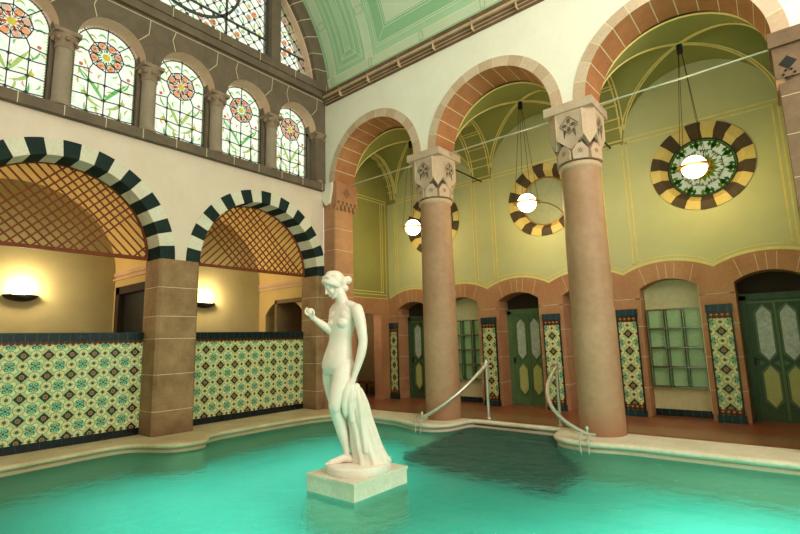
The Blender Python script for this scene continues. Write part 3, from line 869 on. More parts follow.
# pilaster closing the arcade in the corner
t = thing('corner_pilaster', 'orange lit sandstone pilaster with toothed capital in the room corner', 'pilaster', (-8.95, 8.45, 0), kind='structure')
mb = MB(); courses(mb, -.27, -.33, .18, .33, [-.02, .43, 1.09, 1.75, 2.17, 2.72, 3.3, 3.9, 4.45, 5.09], 0, 1, .03); mb.build('shaft', [stone_red, mortar], t)  # terracotta in place of sandstone, orange lamp light put into the colour
cp = MB(); cp.box(-.27, -.345, 5.08, .26, .40, 5.665, 0)
for k in range(5):
    y0 = -.34 + .145 * k
    cp.prism([(.26, y0, 5.09), (.26, y0 + .13, 5.09), (.26, y0 + .065, 4.93)], (-.14, 0, 0), 0)
    cp.prism([(.261, y0 + .02, 5.17), (.261, y0 + .11, 5.17), (.261, y0 + .065, 5.03)], (-.01, 0, 0), 2)
for k in range(3):
    x0 = -.12 + .14 * k
    cp.prism([(x0, -.36, 5.09), (x0 + .12, -.36, 5.09), (x0 + .06, -.36, 4.97)], (0, .1, 0), 0)
lozenge(cp, Vector((.26, 0, 5.40)), Vector((0, 1, 0)), Vector((0, 0, 1)), Vector((1, 0, 0)), .13, 2)
cap = cp.build('capital', [stone_red, plaster_right, carved], t)
br = MB(); br.prism([(-.25, -.40, 5.66), (.14, -.40, 5.66), (.12, -.40, 5.42), (.04, -.40, 5.12), (-.10, -.40, 5.08), (-.25, -.40, 5.3)], (0, .06, 0)); br.build('bracket', plaster_right, cap)
# pier closing it at the right edge
stone_end = mat('stone_end_pier', (140, 112, 88), (116, 90, 68), .8, 2.2, .2, 30)
t = thing('end_pier', 'shadowed stone pier with carved corbel at the right edge', 'pier', (.16, 8.45, 0), kind='structure')
mb = MB(); courses(mb, .0, -.33, 1.5, .33, [-.02, .6, 1.2, 1.8, 2.4, 3.0, 3.6, 4.2, 4.75, 5.2], 0, 1, 0); mb.build('shaft', [stone_end, mortar], t)
cp = MB(); cp.box(-.06, -.42, 5.45, 1.6, .38, 5.665, 0); cp.box(-.03, -.37, 5.0, 1.55, .36, 5.45, 0)
for k in range(5):
    y0 = -.36 + .145 * k
    cp.prism([(-.035, y0, 5.01), (-.035, y0 + .13, 5.01), (-.035, y0 + .065, 4.86)], (.1, 0, 0), 1)
cp.prism([(.02, -.374, 5.2), (.12, -.374, 5.3), (.22, -.374, 5.2), (.12, -.374, 5.1)], (0, .003, 0), 2)
cp.prism([(.26, -.374, 5.2), (.36, -.374, 5.3), (.46, -.374, 5.2), (.36, -.374, 5.1)], (0, .003, 0), 2)
for k in range(6):
    a = 2 * PI * k / 6; cp.lathe([(0, -.02), (.022, 0), (0, .02)], (.12 + .06 * math.cos(a), -.375, 5.06 + .06 * math.sin(a) - .02), 8, 2)
cp.build('capital', [stone_end, stone_red, iron], t)

def rod(a, b, label, name='tie_rod'):
    a, b = Vector(a), Vector(b)
    t = MB().tube([Vector((0, 0, 0)), b - a], .017, 8)
    o = t.build(name, steel if abs(b.x - a.x) > .5 else iron, loc=a)
    return tag(o, label, 'tie rod', 'iron tie rods at the arch springings', 'thing')
rod((-8.69, 8.45, 5.60), (-6.32, 8.45, 5.60), 'thin steel tie rod across the arch next to the room corner')
rod((-5.461, 8.45, 5.60), (-3.144, 8.45, 5.60), 'thin steel tie rod across the arch between the two big columns')
rod((-2.285, 8.45, 5.63), (.10, 8.45, 5.63), 'thin steel tie rod across the arch at the upper right')
rod((-5.89, 8.88, 5.58), (-5.89, 10.55, 5.58), 'short dark tie rod from the middle column to the rear wall')
rod((-2.715, 8.88, 5.58), (-2.715, 10.55, 5.58), 'short dark tie rod from the right column to the rear wall')
# ------------------------------------------------------------------ aisle behind the arcade
XE = -9.12                        # left end wall of the aisle
XC = .20                          # right end wall
ZV, ZVA = 5.60, 6.88
OB = [(SK[k] + SK[k + 1]) / 2 for k in range(len(SK) - 1)]     # opening centres, right to left
OB = [x for x in OB if x < 1]
HO, OS, OA = .51, 2.49, 2.66      # opening half width, spring, apex
def seg_arc(c, hw, zs, za, n=14):
    rise = za - zs; rr = (hw * hw + rise * rise) / (2 * rise)
    return [(c - hw + 2 * hw * k / n, za - rr + math.sqrt(max(0, rr * rr - (-hw + 2 * hw * k / n) ** 2))) for k in range(n + 1)]
# extrados line with cusps over the piers
ext = []
for c in sorted(OB):
    for p in seg_arc(c, .79375, 2.80, 3.0, 16):
        if not ext or p[0] > ext[-1][0] + 1e-4: ext.append(p)
ext = [p for p in ext if XE <= p[0] <= XC + .3]
def ext_z(x):
    for a, b in zip(ext[:-1], ext[1:]):
        if a[0] <= x <= b[0]: return a[1] + (b[1] - a[1]) * (x - a[0]) / (b[0] - a[0])
    return 2.8
mb = MB()
us = [XE - .05]; lo = [0]
for c in sorted(OB):
    arc = seg_arc(c, HO, OS, OA)
    us += [c - HO] + [p[0] for p in arc] + [c + HO]; lo += [0] + [p[1] for p in arc] + [0]
us.append(.55); lo.append(0)
# refine with the cusp points so the top edge follows the extrados
pts = list(zip(us, lo)); ins = []
for (u0, l0), (u1, l1) in zip(pts[:-1], pts[1:]):
    ins.append((u0, l0))
    if l0 == 0 and l1 == 0 and u1 - u0 > .05:
        for k in range(1, 12): ins.append((u0 + (u1 - u0) * k / 12, 0))
        for s in SK:
            if u0 < s < u1: ins.append((s, 0))
ins.append(pts[-1])
res = []; i = 0
while i < len(ins):                       # sort the inserted points inside flat runs
    j = i
    while j < len(ins) and ins[j][1] == 0: j += 1
    if j > i: res += sorted(ins[i:j]); i = j
    else: res.append(ins[i]); i += 1
us = [p[0] for p in res]; lo = [p[1] for p in res]
hi = [ext_z(u) for u in us]
profile_wall(mb, 'x', us, lo, hi, YW, 11.05, 0, 0)
for c in OB:                              # joints
    if c - HO > XE:
        for k in range(1, 8, 1):
            if k % 2 == 0 and k != 4: continue
            u = c - HO + 2 * HO * k / 8
            e = (u - c) * .55
            a = [p for p in seg_arc(c, HO, OS, OA, 16)][2 * k]
            strip(mb, 'x', [(a[0], a[1]), (a[0] + e * .45, ext_z(a[0] + e * .45) - .03)], YW - .003, .009, 1)
        for z in (.55, 1.15, 1.75, 2.3):
            for s in (-1, 1):
                strip(mb, 'x', [(c + s * HO, z), (c + s * (HO + .09), z)], YW - .003, .012, 1)
                mb.box(c + s * HO - .002, YW, z - .006, c + s * HO + .002, 11.0, z + .006, 1)
for s in SK: strip(mb, 'x', [(s - .28, 2.3), (s + .28, 2.3)], YW - .003, .012, 1)
mb.box(XE - .05, 11.12, -.05, .6, 11.2, 3.1, 0)
struct(mb.build('wall_back_lower', [stone_red, mortar]), 'terracotta coloured stone arcade of doors and niches along the rear aisle wall', 'wall')

mb = MB()
u2 = [p[0] for p in ext]; l2 = [p[1] for p in ext]
ros = [-1.1275, -4.3025, -7.478]; RZ = 4.77; RG = .72
# wall with round openings: split in columns through each opening
cols = sorted(set([XE] + [round(x, 4) for x in u2] + [XC + .3] + [round(r + RG * math.cos(PI * k / 20), 4) for r in ros for k in range(21)]))
for a, b in zip(cols[:-1], cols[1:]):
    if b - a < 1e-4: continue
    mid = (a + b) / 2
    c = next((r for r in ros if abs(mid - r) < RG), None)
    za, zb = ext_z(a), ext_z(b)
    if c is None:
        mb.add([(a, YW, za), (b, YW, zb), (b, YW, 7.1), (a, YW, 7.1)], [(0, 1, 2, 3)], 0)
    else:
        ha = math.sqrt(max(0, RG ** 2 - (a - c) ** 2)); hb = math.sqrt(max(0, RG ** 2 - (b - c) ** 2))
        mb.add([(a, YW, za), (b, YW, zb), (b, YW, RZ - hb), (a, YW, RZ - ha)], [(0, 1, 2, 3)], 0)
        mb.add([(a, YW, RZ + ha), (b, YW, RZ + hb), (b, YW, 7.1), (a, YW, 7.1)], [(0, 1, 2, 3)], 0)
        for q0, q1 in ((-ha, -hb), (ha, hb)):
            mb.add([(a, YW, RZ + q0), (b, YW, RZ + q1), (b, YW + .35, RZ + q1), (a, YW + .35, RZ + q0)], [(0, 1, 2, 3)], 0)
d = YW - .004
def dbl(pts, gap=.085, w=.032):
    for e in (-gap / 2, gap / 2):
        q = []
        for i, (u, z) in enumerate(pts):
            a = pts[max(i - 1, 0)]; b = pts[min(i + 1, len(pts) - 1)]
            du, dz = b[0] - a[0], b[1] - a[1]; l = math.hypot(du, dz) or 1
            q.append((u - dz / l * e, z + du / l * e))
        strip(mb, 'x', q, d, w, 1)
strip(mb, 'x', [(u, z + .03) for u, z in ext], d, .045, 1); strip(mb, 'x', [(u, z + .11) for u, z in ext], d, .022, 1)
for s in SK:
    if XE - .3 < s < XC and abs((s - SK[2]) / 1.5875) % 2 > .5:
        for e in (-.27, .27):
            if XE < s + e < XC: dbl([(s + e, ext_z(s + e) + .08), (s + e, 5.62)])
for a, b in ((-8.78, -6.16), (-5.62, -2.985), (-2.445, XC)): dbl([(a, 5.64), (b, 5.64)])
for s in (-5.89, -2.715): dbl([(s - .25, 5.64), (s + .25, 5.64)])
dbl([(XC - .1, ext_z(XC - .1) + .1), (XC - .1, 5.6)])
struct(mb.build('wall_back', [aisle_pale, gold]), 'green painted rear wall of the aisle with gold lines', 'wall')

# end walls
lobby_m = mat('lobby_plaster', (136, 116, 78), (120, 100, 66), .85, 1, .05)
mb = MB()
ya, yb, zt = 9.2, 10.19, 2.35
us = [YB, ya, ya, yb, yb, 10.6]; lo = [0, 0, zt, zt, 0, 0]
profile_wall(mb, 'y', us, lo, [2.78] * 6, XE, XE - .3, 2, 2)
mb.box(XE - .3, YB, 2.78, XE, 10.6, 7.1, 0)
for z in (2.90, 2.98): strip(mb, 'y', [(YB, z), (10.45 if z < 2.95 else 10.33, z)], XE + .004, .022, 1)
for y in (10.30, 10.22): strip(mb, 'y', [(y, 2.95), (y, 5.6)], XE + .004, .022, 1)
strip(mb, 'y', [(10.44, 2.8), (10.44, 5.7)], XE + .004, .02, 1); strip(mb, 'y', [(YB, 2.80), (10.5, 2.80)], XE + .004, .02, 1)
for z in (5.60, 5.68): strip(mb, 'y', [(YB, z), (10.44, z)], XE + .004, .022, 1)
mb.box(-11.2, YB - .7, 0, -11.1, 11.2, 2.8, 3); mb.box(-11.2, 11.1, 0, XE - .3, 11.2, 2.8, 3); mb.box(-11.2, YB - .7, 2.7, XE - .3, 11.2, 2.8, 3)
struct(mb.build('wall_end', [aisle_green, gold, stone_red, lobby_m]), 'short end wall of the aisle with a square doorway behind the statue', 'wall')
mb = MB(); mb.box(XC, YB, 0, XC + .2, YW + .5, 7.1, 0)
for y in (YB + .1, YW - .12): mb.box(XC - .004, y - .012, 2.8, XC, y + .012, 5.6, 1)
for z in (2.9, 5.6, 5.68): mb.box(XC - .004, YB, z - .011, XC, YW, z + .011, 1)
struct(mb.build('wall_end_right', [aisle_green, gold]), 'end wall of the aisle at the right edge', 'wall')

# groin vault of the aisle
mb = MB()
HB = 1.5875 - .27
def vz(x, y):
    c = min(BC, key=lambda q: abs(q - x))
    u = min(1.0, abs(x - c) / HB); v = min(1.0, abs(y - 9.665) / .885)
    h1 = ZV + (ZVA - ZV) * math.sqrt(max(0, 1 - u * u)); h2 = ZV + (ZVA - ZV) * math.sqrt(max(0, 1 - v * v))
    return max(h1, h2)
xs = []
for c in BC[:3]: xs += [c + HB * math.sin(-PI / 2 + PI * k / 40) for k in range(41)]
xs = sorted(x for x in set([XE] + [round(x, 4) for x in xs] + [XC]) if XE <= x <= XC)
ys = [9.665 + .885 * math.sin(-PI / 2 + PI * k / 30) for k in range(31)]
vs = [(x, y, vz(x, y)) for x in xs for y in ys]
ny = len(ys)
mb.add(vs, [(i * ny + j, (i + 1) * ny + j, (i + 1) * ny + j + 1, i * ny + j + 1) for i in range(len(xs) - 1) for j in range(ny - 1)], 0, True)
mb.add([(x, y, 7.0) for x, y in ((XE, YB - .05), (XC, YB - .05), (XC, YW + .3), (XE, YW + .3))], [(0, 1, 2, 3)], 0)
def ceil_line(f, n=40, r=.017, off=.004, t0=0.0, t1=1.0):
    p = [];
    for k in range(n + 1):
        x, y = f(t0 + (t1 - t0) * k / n)
        if XE + .01 < x < XC - .01: p.append((x, y, vz(x, y) - off))
    if len(p) > 2: mb.tube(p, r, 6, 1)
def zig(t): return -math.cos(PI * t)
for c in BC[:3]:
    for s in (-1, 1):
        for e in (-.04, .04):
            ceil_line(lambda t: (c + HB * zig(t) + e, 9.665 + s * .885 * zig(t) * .995))
    for e in (0,):   # line where the vault meets the front arch
        ceil_line(lambda t: (c + HB * zig(t), YB + .015), r=.02)
for s in SK:
    if abs((s - SK[2]) / 1.5875) % 2 > .5 and XE < s < XC:
        for e0 in (-.27, .27):
            for e in (-.035, .035): ceil_line(lambda t: (s + e0 + e, 9.665 + .88 * zig(t)))
        for v in (-.93, -.75, -.5, -.2, .2, .5, .75, .93):
            for e in (-.025, .025): ceil_line(lambda t: (s - .27 + .54 * t, 9.665 + .885 * v + e), 4)
for e0 in (-8.77, -8.95):
    for e in (-.03, .03): ceil_line(lambda t: (e0 + e, 9.665 + .88 * zig(t)))
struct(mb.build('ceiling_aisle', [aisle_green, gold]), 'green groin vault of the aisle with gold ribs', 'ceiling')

# rosette windows
ochre = mat('voussoir_ochre', (226, 200, 130), (212, 184, 112), .7, 4, .08)
umber = mat('voussoir_umber', (92, 72, 50), (74, 58, 42), .7, 4, .1)
ros_g1 = glassmat('rosette_green', (110, 150, 60), (132, 166, 74), 14, .35)
ros_g2 = glassmat('rosette_dark_green', (56, 116, 60), (66, 130, 66), 14, .35)
ros_y = glassmat('rosette_yellow', (222, 190, 60), (206, 168, 44), 14, .35)
ros_w = glassmat('rosette_white', (166, 168, 140), (150, 156, 124), 14, .35)
ros_pale = mat('rosette_plain', (176, 174, 140), (164, 164, 130), .35, 1.5, .02)
def rosette(idx, x, label, plain=False):
    t = thing('window_%d' % idx, label, 'window', (x, YW, RZ), kind='structure')
    r = MB()
    n = 20
    for k in range(n):
        t0, t1 = 2 * PI * (k - .5) / n + .06, 2 * PI * (k + .5) / n + .06
        vs = []
        for i in range(5):
            a = t0 + (t1 - t0) * i / 4
            for rr, y in ((.865, .0), (.865, -.02), (.70, -.025), (.585, .14), (.585, .2)): vs.append((rr * math.cos(a), y, rr * math.sin(a)))
        fs = []
        for i in range(4):
            for j in range(4): fs.append((i * 5 + j, i * 5 + j + 1, i * 5 + j + 6, i * 5 + j + 5))
        r.add(vs, fs, k % 2)
    r.build('stone_ring', [ochre, umber], t)
    g = MB()
    P = lambda rr, a, y: (rr * math.cos(a), y, rr * math.sin(a))
    if plain:
        g.poly([P(.595, 2 * PI * k / 40, .17) for k in range(40)], 0)
        g.build('glass_pane', ros_pale, t)
        c = MB(); c.tube([(-.25 + .75 * math.cos(a), .16, -.75 + .75 * math.sin(a)) for a in [.55 + 1.0 * k / 14 for k in range(15)]], .012, 6)
        c.tube([P(.58, 2 * PI * k / 40, .155) for k in range(40)], .02, 6, closed=True)
        c.build('leading', brass, t)
    else:
        def petal(r0, r1, w, a, mi, y):
            m_ = (r0 + r1) / 2; g.poly([P(r0, a, y), P(m_, a - w / m_, y), P(r1, a, y), P(m_, a + w / m_, y)], mi)
        g.poly([P(.595, 2 * PI * k / 40, .17) for k in range(40)], 3)
        for k in range(40):
            t0, t1 = 2 * PI * k / 40, 2 * PI * (k + 1) / 40
            g.poly([P(.525, t0, .167), P(.595, t0, .167), P(.595, t1, .167), P(.525, t1, .167)], 0)
        for k in range(10):
            a = 2 * PI * k / 10 + .1; b = a + PI / 10
            petal(.06, .27, .058, a, 2, .166)
            petal(.12, .30, .045, b, 0, .166)
            petal(.36, .60, .06, b, 0, .166); petal(.40, .54, .045, b, 1, .165)
            for q in (-1, 1):
                petal(.42, .55, .036, a + q * .15, 0 if q > 0 else 1, .165)
                petal(.29, .38, .02, a + q * .16, 0, .165)
            cc = Vector(P(.335, a, .165))
            for q in range(4):
                e = q * PI / 2 + a + .4
                g.poly([tuple(cc + Vector((.05 * math.cos(e + w) * f, 0, .05 * math.sin(e + w) * f))) for w, f in ((0, .25), (.35, .9), (.75, .9), (1.1, .25))], 2 if q % 2 else 0)
        g.poly([P(.07, 2 * PI * k / 12, .164) for k in range(12)], 1)
        g.build('glass_pane', [ros_g1, ros_g2, ros_y, ros_w], t)
        L = MB()
        for k in range(10):
            a = 2 * PI * k / 10 + .1; b = a + PI / 10; b2 = b - PI / 5
            for p, q in ((P(.08, b, .155), P(.18, b, .155)), (P(.25, a, .155), P(.34, a, .155)), (P(.34, a, .155), P(.37, b, .155)), (P(.34, a, .155), P(.37, b2, .155)), (P(.37, b, .155), P(.58, b, .155)), (P(.07, a + .3, .155), P(.25, a, .155)), (P(.52, a, .155), P(.59, a, .155))):
                L.tube([p, q], .006, 4)
        for rr in (.075, .54): L.tube([P(rr, 2 * PI * k / 36, .155) for k in range(36)], .006, 4, closed=True)
        L.tube([P(.58, 2 * PI * k / 40, .15) for k in range(40)], .018, 6, closed=True)
        L.build('leading', lead, t)
rosette(9, -1.1275, 'round stained glass window with striped stone surround at the upper right')
rosette(10, -4.3025, 'round window with plain pale glass and striped stone surround, behind the middle lamp', True)
rosette(11, -7.478, 'round window with striped stone surround, half hidden by the middle column')

# doors, niches and racks in the openings, tiled pilasters between them
def door(idx, x, label, light=False):
    t = thing('door_%d' % idx, label, 'door', (x, 10.98, 0), kind='structure')
    g = door_green_l if light else door_green
    MB().box(-HO - .05, .05, 2.24, HO + .05, .12, 2.8).build('tympanum', dark_m, t)  # shade of the door recess put into the dark brown
    fr = MB()
    fr.box(-HO, -.02, 0, -.40, .06, 2.24); fr.box(.40, -.02, 0, HO, .06, 2.24); fr.box(-HO, -.02, 2.16, HO, .06, 2.28)
    fr.build('door_frame', g, t)
    lf = MB(); lf.box(-.40, .02, -.01, .40, .06, 2.16)
    hexa = lambda cx, z0, z1, w, cut, y: [(cx - w, y, z0 + cut), (cx, y, z0), (cx + w, y, z0 + cut), (cx + w, y, z1 - cut), (cx, y, z1), (cx - w, y, z1 - cut)]
    def hexrim(cx, z0, z1, w, cut, e=.022):
        a = hexa(cx, z0, z1, w, cut, -.012); b = hexa(cx, z0 - e * 1.3, z1 + e * 1.3, w + e, cut, -.012); c = hexa(cx, z0 - e * 1.3, z1 + e * 1.3, w + e, cut, .02)
        for k in range(6):
            q = (k + 1) % 6
            lf.add([a[k], a[q], b[q], b[k]], [(0, 1, 2, 3)], 1); lf.add([b[k], b[q], c[q], c[k]], [(0, 1, 2, 3)], 1); 
            lf.add([a[k], a[q], (a[q][0], .02, a[q][2]), (a[k][0], .02, a[k][2])], [(0, 1, 2, 3)], 1)
    for cx in (-.175, .175):
        hexrim(cx, 1.07, 2.06, .115, .14); hexrim(cx, .24, .98, .115, .14)
        lf.box(cx - .005, 0.005, .98, cx + .005, .02, 1.07, 1)
        for s in (-1, 1): lf.prism([(cx + s * .14, .0, 1.02 - .05), (cx + s * .14, .0, 1.02 + .05), (cx + s * .06, .0, 1.02)], (0, .02, 0), 1)
    lf.box(-.42, .0, 2.10, .42, .03, 2.14, 1); lf.box(-.02, -.005, .03, .02, .03, 2.1, 1)
    leaf = lf.build('door_leaf', [g, door_green_l], t)
    for cx in (-.175, .175):
        MB().prism(hexa(cx, 1.075, 2.055, .11, .14, .012), (0, .012, 0)).build('glass_pane', frost_m, leaf)
        p = MB().prism(hexa(cx, .245, .975, .11, .14, .012), (0, .012, 0)); p.prism(hexa(cx, .31, .91, .075, .11, .004), (0, .012, 0), 0); p.build('door_panel', door_panel_m, leaf)
    h = MB().lathe([(0, -.012), (.012, -.01), (.012, .05), (.02, .05), (0, .065)], (0, 0, 0), 10)
    h = MB(); h.box(-.395, -.02, .98, -.365, .02, 1.12); h.tube([(-.38, -.05, 1.08), (-.30, -.05, 1.08)], .009, 6); h.build('handle', iron, leaf)
door(1, OB[0], 'dark green door with frosted pointed panes at the right edge')
door(2, OB[2], 'dark green door hidden behind the right column')
door(3, OB[3], 'green panelled door with frosted pointed panes between the two big columns', True)
door(4, OB[5], 'dark green door in the corner, left of the middle column')
def niche(x, label, rlabel, reveal):
    mb = MB(); y1 = 10.90
    out = seg_arc(0, HO, OS, OA)
    mb.add([(-HO, y1, 0), (HO, y1, 0)] + [(u, y1, z) for u, z in reversed(out)], [tuple(range(2 + len(out)))], 0)
    mb.box(HO - .012, YW + .01, .13, HO, y1, OS, 0)
    mb.box(-HO, y1 - .015, 0, HO, y1, .125, 1)
    o = mb.build('niche', [niche_m, tile_darkx], loc=(x, 0, 0)); tag(o, label, 'niche', kind='structure')
    t = thing('glass_rack', rlabel, 'rack', (x, y1 - .005, 0), group='glass racks in the niches', kind='thing')
    W, Z0, Z1, D = .465, .56, 2.07, .15
    MB().box(-W, -.012, Z0, W, 0, Z1).build('glass_back', rack_glass, t)
    for i in range(3):
        for j in range(4):
            pass
    fr = MB()
    for j in range(5):
        z = Z0 + (Z1 - Z0) * j / 4
        fr.tube([(-W - .01, -D, z), (W + .01, -D, z)], .009, 6)
        for e in (-.03, .03): fr.tube([(-W, -.02, z + e * .4), (W, -.02, z + e * .4)], .006, 6)
    for i in range(4):
        x_ = -W + 2 * W * i / 3
        for e in ((-.022, .022) if 0 < i < 3 else (0,)):
            fr.tube([(x_ + e, -D, Z0), (x_ + e, -D, Z1)], .008, 6)
            for j in range(5): fr.tube([(x_ + e, -D, Z0 + (Z1 - Z0) * j / 4), (x_ + e, -.01, Z0 + (Z1 - Z0) * j / 4)], .006, 6)
    fr.build('chrome_frame', chrome, t)
    for i in range(4):
        x_ = -W + 2 * W * i / 3
        for e in ((-.022, .022) if 0 < i < 3 else (0,)): MB().box(x_ + e - .003, -D, Z0, x_ + e + .003, -.012, Z1).build('glass_divider', rack_fin, t)
    for j in range(4):
        z = Z0 + (Z1 - Z0) * j / 4
        MB().box(-W, -D, z - .004, W, -.012, z + .004).build('glass_shelf', rack_fin, t)
rack_glass = mat('rack_green_glass', (190, 214, 168), (174, 202, 154), .25, 2, .05, spec=.6)
m = bpy.data.materials.new('rack_clear_glass'); n = NT(m)
tr = n.new('ShaderNodeBsdfTransparent'); n.put(tr.inputs[0], n.mix(n.rampf(n.noise(8, 2), 0, 1), lin((176, 204, 170)), lin((196, 218, 190))))
gl = n.new('ShaderNodeBsdfGlossy'); gl.inputs['Roughness'].default_value = .08
mx = n.new('ShaderNodeMixShader'); mx.inputs[0].default_value = .18
n.t.links.new(tr.outputs[0], mx.inputs[1]); n.t.links.new(gl.outputs[0], mx.inputs[2]); n.t.links.new(mx.outputs[0], n.out.inputs[0])
rack_fin = m
niche(OB[1], 'plastered niche with a segmental arch, right of the right column', 'green glass pigeonhole rack in the niche right of the right column', True)
niche(OB[4], 'plastered niche with a segmental arch, beside the middle column', 'green glass pigeonhole rack in the niche beside the middle column', True)

def tiled_pilaster(x, label, first=None):
    if first is not None: return dup(first, (x, YW - .004, 0), label)
    t = thing('tiled_pilaster', label, 'tiled pilaster', (x, YW - .004, 0), group='flowered tile strips between the rear doors', kind='thing')
    w = .195
    MB().box(-w + .02, -.035, .225, w - .02, .0, 1.84).build('tile_panel', majolica_x, t)
    for s_ in (-1, 1): MB().box(s_ * w, -.04, .125, s_ * (w - .02), 0, 1.96).build('dark_edging', tile_edge_dark, t)
    MB().box(-w + .02, -.037, .125, w - .02, 0, .225).build('brown_band', band_x, t); MB().box(-w + .02, -.037, 1.84, w - .02, 0, 1.96).build('brown_band', band_x, t)
    MB().box(-w - .012, -.055, 1.96, w + .012, 0, 2.10).build('cap_tiles', tile_capx, t)
    MB().box(-w - .02, -.06, 0, w + .02, 0, .125).build('base_tiles', tile_capx, t)
    return t
tile_edge_dark = mat('tile_edging', (30, 40, 36), (22, 30, 28), .3, 8, 0)
tile_capx = gridmat('tiles_teal_x', (22, 66, 74), (14, 44, 52), (90, 120, 112), .13, 0, .22)
tp = tiled_pilaster(SK[2], 'flowered tile strip left of the door at the right edge')
for k, lab in ((3, 'flowered tile strip just right of the right column'), (4, 'flowered tile strip left of the right column, behind the handrail post'),
               (5, 'flowered tile strip right of the middle column'), (6, 'flowered tile strip hidden behind the middle column'), (7, 'narrow dark flowered tile strip in the aisle corner')):
    o = tiled_pilaster(SK[k] if k < 7 else -8.955, lab, tp)
    if k == 7: o.scale = (.72, 1, 1)

# pendant globes
def pendant(x, label, first=None):
    if first is not None: return dup(first, (x, 9.665, 4.5), label)
    t = thing('pendant_lamp', label, 'lamp', (x, 9.665, 4.5), group='globe pendants of the aisle', kind='thing')
    s = MB(); s.lathe([(.205 * math.sin(PI * k / 16), -.205 * math.cos(PI * k / 16)) for k in range(17)], n=28); s.build('globe', glow, t)
    r = MB(); r.lathe([(.21, -.012), (.285, -.008), (.285, .008), (.21, .012), (.21, -.012)], n=36)
    r.build('ring', brass, t)
    m_ = MB(); m_.lathe([(.045, 2.19), (.05, 2.2), (.05, 2.34), (.03, 2.40)], n=16); m_.build('ceiling_mount', iron, t)
    for k in range(4):
        a = PI / 4 + k * PI / 2
        MB().tube([(.27 * math.cos(a), .27 * math.sin(a), 0), (.035 * math.cos(a), .035 * math.sin(a), 2.2)], .0045, 5).build('cable', iron, t)
    return t
pl = pendant(-1.1275, 'glowing globe pendant in front of the green round window at the upper right')
pendant(-4.3025, 'glowing globe pendant between the two big columns', pl)
pendant(-7.478, 'glowing globe pendant left of the middle column', pl)

# bench in the end doorway
t = thing('wooden_bench', 'small brown wooden bench in the doorway behind the statue', 'bench', (-10.02, 10.75, -.003))
MB().box(-.45, -.2, .38, .45, .2, .43).build('seat', brown_wood, t)
for sx in (-1, 1):
    for sy in (-1, 1): MB().box(sx * .4 - .025, sy * .16 - .025, 0, sx * .4 + .025, sy * .16 + .025, .38).build('leg', brown_wood, t)

# ------------------------------------------------------------------ floor, pool, water
m = bpy.data.materials.new('floor_mosaic'); n = NT(m)
bt = n.new('ShaderNodeTexBrick'); n.t.links.new(n.coords(), bt.inputs['Vector'])
bt.inputs['Scale'].default_value = 1.0; bt.inputs['Brick Width'].default_value = .12; bt.inputs['Row Height'].default_value = .06
bt.inputs['Mortar Size'].default_value = .006
bt.inputs['Color1'].default_value = lin((194, 90, 54)); bt.inputs['Color2'].default_value = lin((136, 64, 42)); bt.inputs['Mortar'].default_value = lin((84, 56, 42))
x, y, z = n.xyz()
wet = n.m('MULTIPLY', n.rampf(n.noise(1.1, 4), .35, .6), .45)
band = n.m('MULTIPLY', n.m('LESS_THAN', n.m('ABSOLUTE', n.m('SUBTRACT', y, 9.15)), .32), .7)
col = n.mix(n.m('MAXIMUM', wet, band), bt.outputs['Color'], lin((150, 122, 92)))
n.pbr(col, .28, normal=n.bump(bt.outputs['Fac'], .15, .005))
floor_m = m
struct(MB().box(-11.2, 8.60, -.12, 3.6, 11.2, -.003).build('floor', floor_m), 'red brown mosaic floor of the aisle', 'floor')

A_line = [(-8.85, .1), (-8.85, 1.0), (-8.86, 1.8), (-8.93, 2.5), (-9.0, 3.1), (-9.0, 3.45), (-8.85, 3.66), (-8.55, 3.80), (-8.32, 3.95), (-8.20, 4.15), (-8.16, 4.40),
          (-8.22, 4.60), (-8.42, 4.70), (-8.56, 4.80), (-8.62, 5.1), (-8.62, 5.8), (-8.60, 6.5), (-8.55, 7.1), (-8.42, 7.5), (-8.2, 7.78)]
B_line = [(-8.2, 7.78), (-7.85, 7.92), (-7.4, 7.93), (-6.9, 7.90), (-6.6, 7.83), (-6.35, 7.72), (-6.1, 7.64), (-5.85, 7.62), (-5.6, 7.68), (-5.42, 7.84), (-5.33, 8.08), (-5.30, 8.5),
          (-5.2, 8.56), (-3.55, 8.52), (-3.46, 8.48), (-3.44, 8.2), (-3.36, 7.92), (-3.2, 7.74), (-3.0, 7.65), (-2.72, 7.62), (-2.45, 7.66), (-2.25, 7.72), (-1.8, 7.74), (0, 7.74), (X1, 7.74)]
def smooth_line(L, it=2):
    for _ in range(it):
        q = [L[0]]
        for a, b in zip(L[:-1], L[1:]):
            q += [(a[0] * .75 + b[0] * .25, a[1] * .75 + b[1] * .25), (a[0] * .25 + b[0] * .75, a[1] * .25 + b[1] * .75)]
        q.append(L[-1]); L = q
    return L
def offset(L, e):
    out = []
    for i, p in enumerate(L):
        a = L[max(i - 1, 0)]; b = L[min(i + 1, len(L) - 1)]
        dx, dy = b[0] - a[0], b[1] - a[1]; l = math.hypot(dx, dy) or 1
        out.append((p[0] - dy / l * e, p[1] + dx / l * e))      # e > 0 moves away from the pool
    return out
def coping(name, L, back, m, label, s=1):
    L = smooth_line(L)
    mb = MB()
    prof = [(.10, .0), (.03, -.004), (.005, -.02), (0, -.045), (.02, -.075), (.07, -.085), (.075, -.10), (.05, -.11), (.05, -.17), (.06, -1.3)]
    rows = [[(x, y, z) for x, y in offset(L, e)] for e, z in prof]
    k = len(L)
    vs = [p for r in rows for p in r]
    fs = [(r * k + i, r * k + i + 1, (r + 1) * k + i + 1, (r + 1) * k + i) for r in range(len(rows) - 1) for i in range(k - 1)]
    mb.add(vs, fs, 0, True)
    mb.poly(rows[0] + [(x, y, 0) for x, y in back], 0)
    return struct(mb.build(name, m), label, 'coping')
